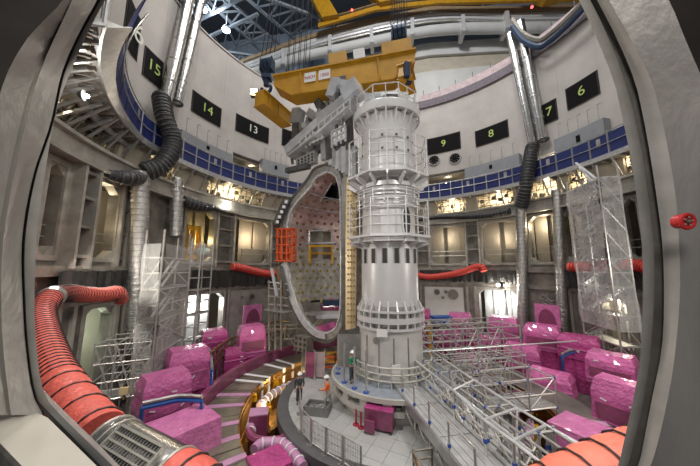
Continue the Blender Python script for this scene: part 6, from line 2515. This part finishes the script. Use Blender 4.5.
# =================================================================== WORK LAMPS
for (px, py, R, lab, pw, m) in [(87, 96, 17.2, 'star bright work lamp under the balcony at upper left', 90, 'lamp'), (498, 285, 18.6, 'star bright work lamp in front of the lower right opening', 260, 'lamp'),
                                (226, 206, 18.9, 'warm work lamp glowing in the left niche', 130, 'lamp'), (446, 184, 19.6, 'small lamp between the blue doors', 25, 'lamp'), (545, 164.5, 19.6, 'small lamp in front of the far right blue doors', 25, 'lamp')]:
    p = P_c(px, py, R)
    t = thing('work_lamp', lab, 'lamp', p, 'work lamps')
    r = 0.16 if pw > 100 else 0.09
    MB().ball(p, r, 12, 8).build('bulb', m, t)
    o = (p - Vector((CX, 0, p.z))).normalized()
    MB().tube(p + o * 0.1, p + o * 0.3, 0.25, 12, 0.12).build('housing', 'rig_dark', t)
    bm_(t, 'bracket', 'galv_dull', p + o * .3, p + o * max(.5, RW - R), 0.06, 0.06)
    point('work_light', p - o * 0.35, pw, (1, .95, .85), 0.15)


for q, pw in ((rz(-75, 7.9, -0.6), 130), (rz(-100, 7.9, -0.6), 90), (rz(-45, 7.9, -0.6), 110)):
    point('trench_lamp', q, pw, (1, 0.82, 0.5), 0.1)


# =================================================================== PEOPLE
def skin_mesh(name, verts, edges, radii, m, parent, sub=1):
    me = bpy.data.meshes.new(name)
    me.from_pydata([tuple(v) for v in verts], edges, [])
    o = bpy.data.objects.new(name, me)
    COL.objects.link(o)
    o.parent = parent
    me.materials.append(M[m])
    md = o.modifiers.new('skin', 'SKIN')
    md.use_smooth_shade = True
    lay = me.skin_vertices[0].data if me.skin_vertices else None
    if lay is None:
        bm = bmesh.new()
        bm.from_mesh(me)
        bm.verts.layers.skin.verify()
        bm.to_mesh(me)
        bm.free()
        lay = me.skin_vertices[0].data
    for i, r in enumerate(radii):
        lay[i].radius = (r, r)
    lay[0].use_root = True
    if sub:
        s = o.modifiers.new('smooth', 'SUBSURF')
        s.levels = s.render_levels = sub
    return o


def person(label, loc, yaw, jacket, trousers, vest=False, larm=None, rarm=None, lean=0.0, legs=((0.02, 0), (-0.02, 0))):
    """figure facing local -Y, feet at z=0, about 1.76 m tall"""
    t = thing('person', label, 'person', loc, 'workers')
    t.rotation_euler = (0, 0, rad(yaw))
    H = Vector((0, 0, 0.93))
    ch = Vector((0, -lean * .6, 1.22))
    sh = Vector((0, -lean, 1.42))
    nk = Vector((0, -lean * 1.1, 1.50))
    hd = Vector((0, -lean * 1.25 - .02, 1.60))
    ht = Vector((0, -lean * 1.3 - .01, 1.70))
    larm = larm or [(0.21, 0, 1.40), (0.26, 0.02, 1.12), (0.25, -0.10, 0.88)]
    rarm = rarm or [(-0.21, 0, 1.40), (-0.26, 0.02, 1.12), (-0.25, -0.10, 0.88)]
    V, E, Rr = [], [], []

    def add(p, r, par=None):
        V.append(Vector(p))
        Rr.append(r)
        if par is not None:
            E.append((par, len(V) - 1))
        return len(V) - 1
    root = add(H, .13)
    c = add(ch, .145, root)
    s = add(sh, .12, c)
    n = add(nk, .055, s)
    h = add(hd, .085, n)
    add(ht, .088, h)
    add(hd + Vector((0, -.10, 0.0)), .018, h)     # nose
    for arm in (larm, rarm):
        a = add(Vector(arm[0]) + Vector((0, -lean, 0)), .062, s)
        b = add(Vector(arm[1]) + Vector((0, -lean, 0)), .045, a)
        w_ = add(Vector(arm[2]) + Vector((0, -lean, 0)), .032, b)
        d = (Vector(arm[2]) - Vector(arm[1])).normalized()
        side_ = d.cross(Vector((0, 1, 0)))
        side_ = side_.normalized() if side_.length > 1e-3 else Vector((1, 0, 0))
        pm = add(V[w_] + d * 0.07, .036, w_)
        for q, ln in ((-0.03, .07), (-.01, .085), (.01, .08), (.03, .06)):
            f1 = add(V[pm] + side_ * q + d * ln * .6, .0095, pm)
            add(V[f1] + d * ln * .5 + Vector((0, -.015, 0)), .008, f1)
        th_ = add(V[w_] + side_ * .045 + d * .05, .011, w_)
        add(V[th_] + d * .04 + side_ * .01, .009, th_)
    for sx, (fy, lift) in zip((1, -1), legs):
        hp = add((0.09 * sx, 0, 0.86), .095, root)
        kn = add((0.10 * sx, fy - .02, 0.49), .062, hp)
        an = add((0.10 * sx, fy + .02 + lift, 0.09), .042, kn)
        add((0.11 * sx, fy - .14 + lift, 0.04), .036, an)
    skin_mesh('body', V, E, Rr, 'skin', t)
    # clothes: sleeves and jacket, trousers, boots
    Vj = [ch + Vector((0, 0, -.24)), ch, sh, nk - Vector((0, 0, .03))]
    Ej = [(0, 1), (1, 2), (2, 3)]
    Rj = [.165, .172, .14, .075]
    for arm in (larm, rarm):
        k0 = len(Vj)
        Vj += [Vector(arm[0]) + Vector((0, -lean, 0)), Vector(arm[1]) + Vector((0, -lean, 0)), Vector(arm[2]).lerp(Vector(arm[1]), .08) + Vector((0, -lean, 0))]
        Ej += [(2, k0), (k0, k0 + 1), (k0 + 1, k0 + 2)]
        Rj += [.082, .062, .05]
    skin_mesh('jacket', Vj, Ej, Rj, jacket, t)
    Vt, Et, Rt = [H + Vector((0, 0, .06)), H - Vector((0, 0, .06))], [(0, 1)], [.155, .15]
    for sx, (fy, lift) in zip((1, -1), legs):
        k0 = len(Vt)
        Vt += [Vector((0.09 * sx, 0, 0.80)), Vector((0.10 * sx, fy - .02, 0.49)), Vector((0.10 * sx, fy + .02 + lift, 0.13))]
        Et += [(1, k0), (k0, k0 + 1), (k0 + 1, k0 + 2)]
        Rt += [.11, .08, .068]
        MB().ball((0.105 * sx, fy - .05 + lift, .055), .06, 10, 6, (0.8, 2.1, .9)).build('boot', 'rig_dark', t, local=True, smooth=True)
    skin_mesh('trousers', Vt, Et, Rt, trousers, t)
    if vest:
        skin_mesh('hi_vis_vest', [ch + Vector((0, 0, -.22)), ch, sh + Vector((0, 0, .02))], [(0, 1), (1, 2)], [.20, .225, .20], 'hi_vis', t)
        MB().ring(.19, .235, 1.10, 1.15, 20, (0, -lean * .5)).build('reflective_strip', 'hi_vis_strip', t, local=True)
    hc = ht + Vector((0, 0, 0.0))
    prof = [(0.125 * math.cos(rad(d)), hc.z + 0.13 * math.sin(rad(d))) for d in range(0, 91, 15)]
    MB().lathe([(0.15, hc.z - .005)] + prof, 18, (hc.x, hc.y)).build('helmet', 'helmet', t, local=True, smooth=True)
    MB().box((hc.x, hc.y - .14, hc.z), (.2, .09, .015)).build('helmet_peak', 'helmet', t, local=True)
    MB().ball((hd.x, hd.y + .035, hd.z + .02), .088, 10, 6, (1, .8, 1)).build('hair', 'dark_cloth', t, local=True, smooth=True)
    for sx in (-1, 1):
        MB().ball((hd.x + sx * .035, hd.y - .083, hd.z + .03), .011, 6, 4).build('eye', 'rig_dark', t, local=True)
        MB().ball((hd.x + sx * .09, hd.y, hd.z + .01), .022, 6, 4, (.5, 1, 1.4)).build('ear', 'skin', t, local=True)
    MB().box((hd.x, hd.y - .088, hd.z - .045), (.05, .01, .01)).build('mouth', 'sign_red', t, local=True)
    return t


person('worker in orange high visibility top and white helmet on the round platform', P_z(328, 409, 0), -75, 'hi_vis', 'trousers', False,
       larm=[(0.21, -.02, 1.40), (0.24, -.12, 1.14), (0.2, -.36, 1.12)], rarm=[(-0.21, 0, 1.40), (-0.25, .10, 1.14), (-0.2, -.05, .93)], lean=0.05, legs=((-0.17, 0), (0.17, .05)))
person('worker in dark jacket and white helmet at the left platform edge', P_z(299, 404, 0), 20, 'dark_cloth', 'dark_cloth', False,
       larm=[(0.21, -.02, 1.40), (0.25, -.10, 1.14), (0.18, -.34, 1.08)], lean=0.06)
person('worker in green jacket standing on the column base at its left', P_z(352, 383, ZP), 40, 'green_cloth', 'dark_cloth', False,
       rarm=[(-0.21, -.02, 1.40), (-0.26, -.12, 1.16), (-0.16, -.36, 1.2)], lean=0.04)
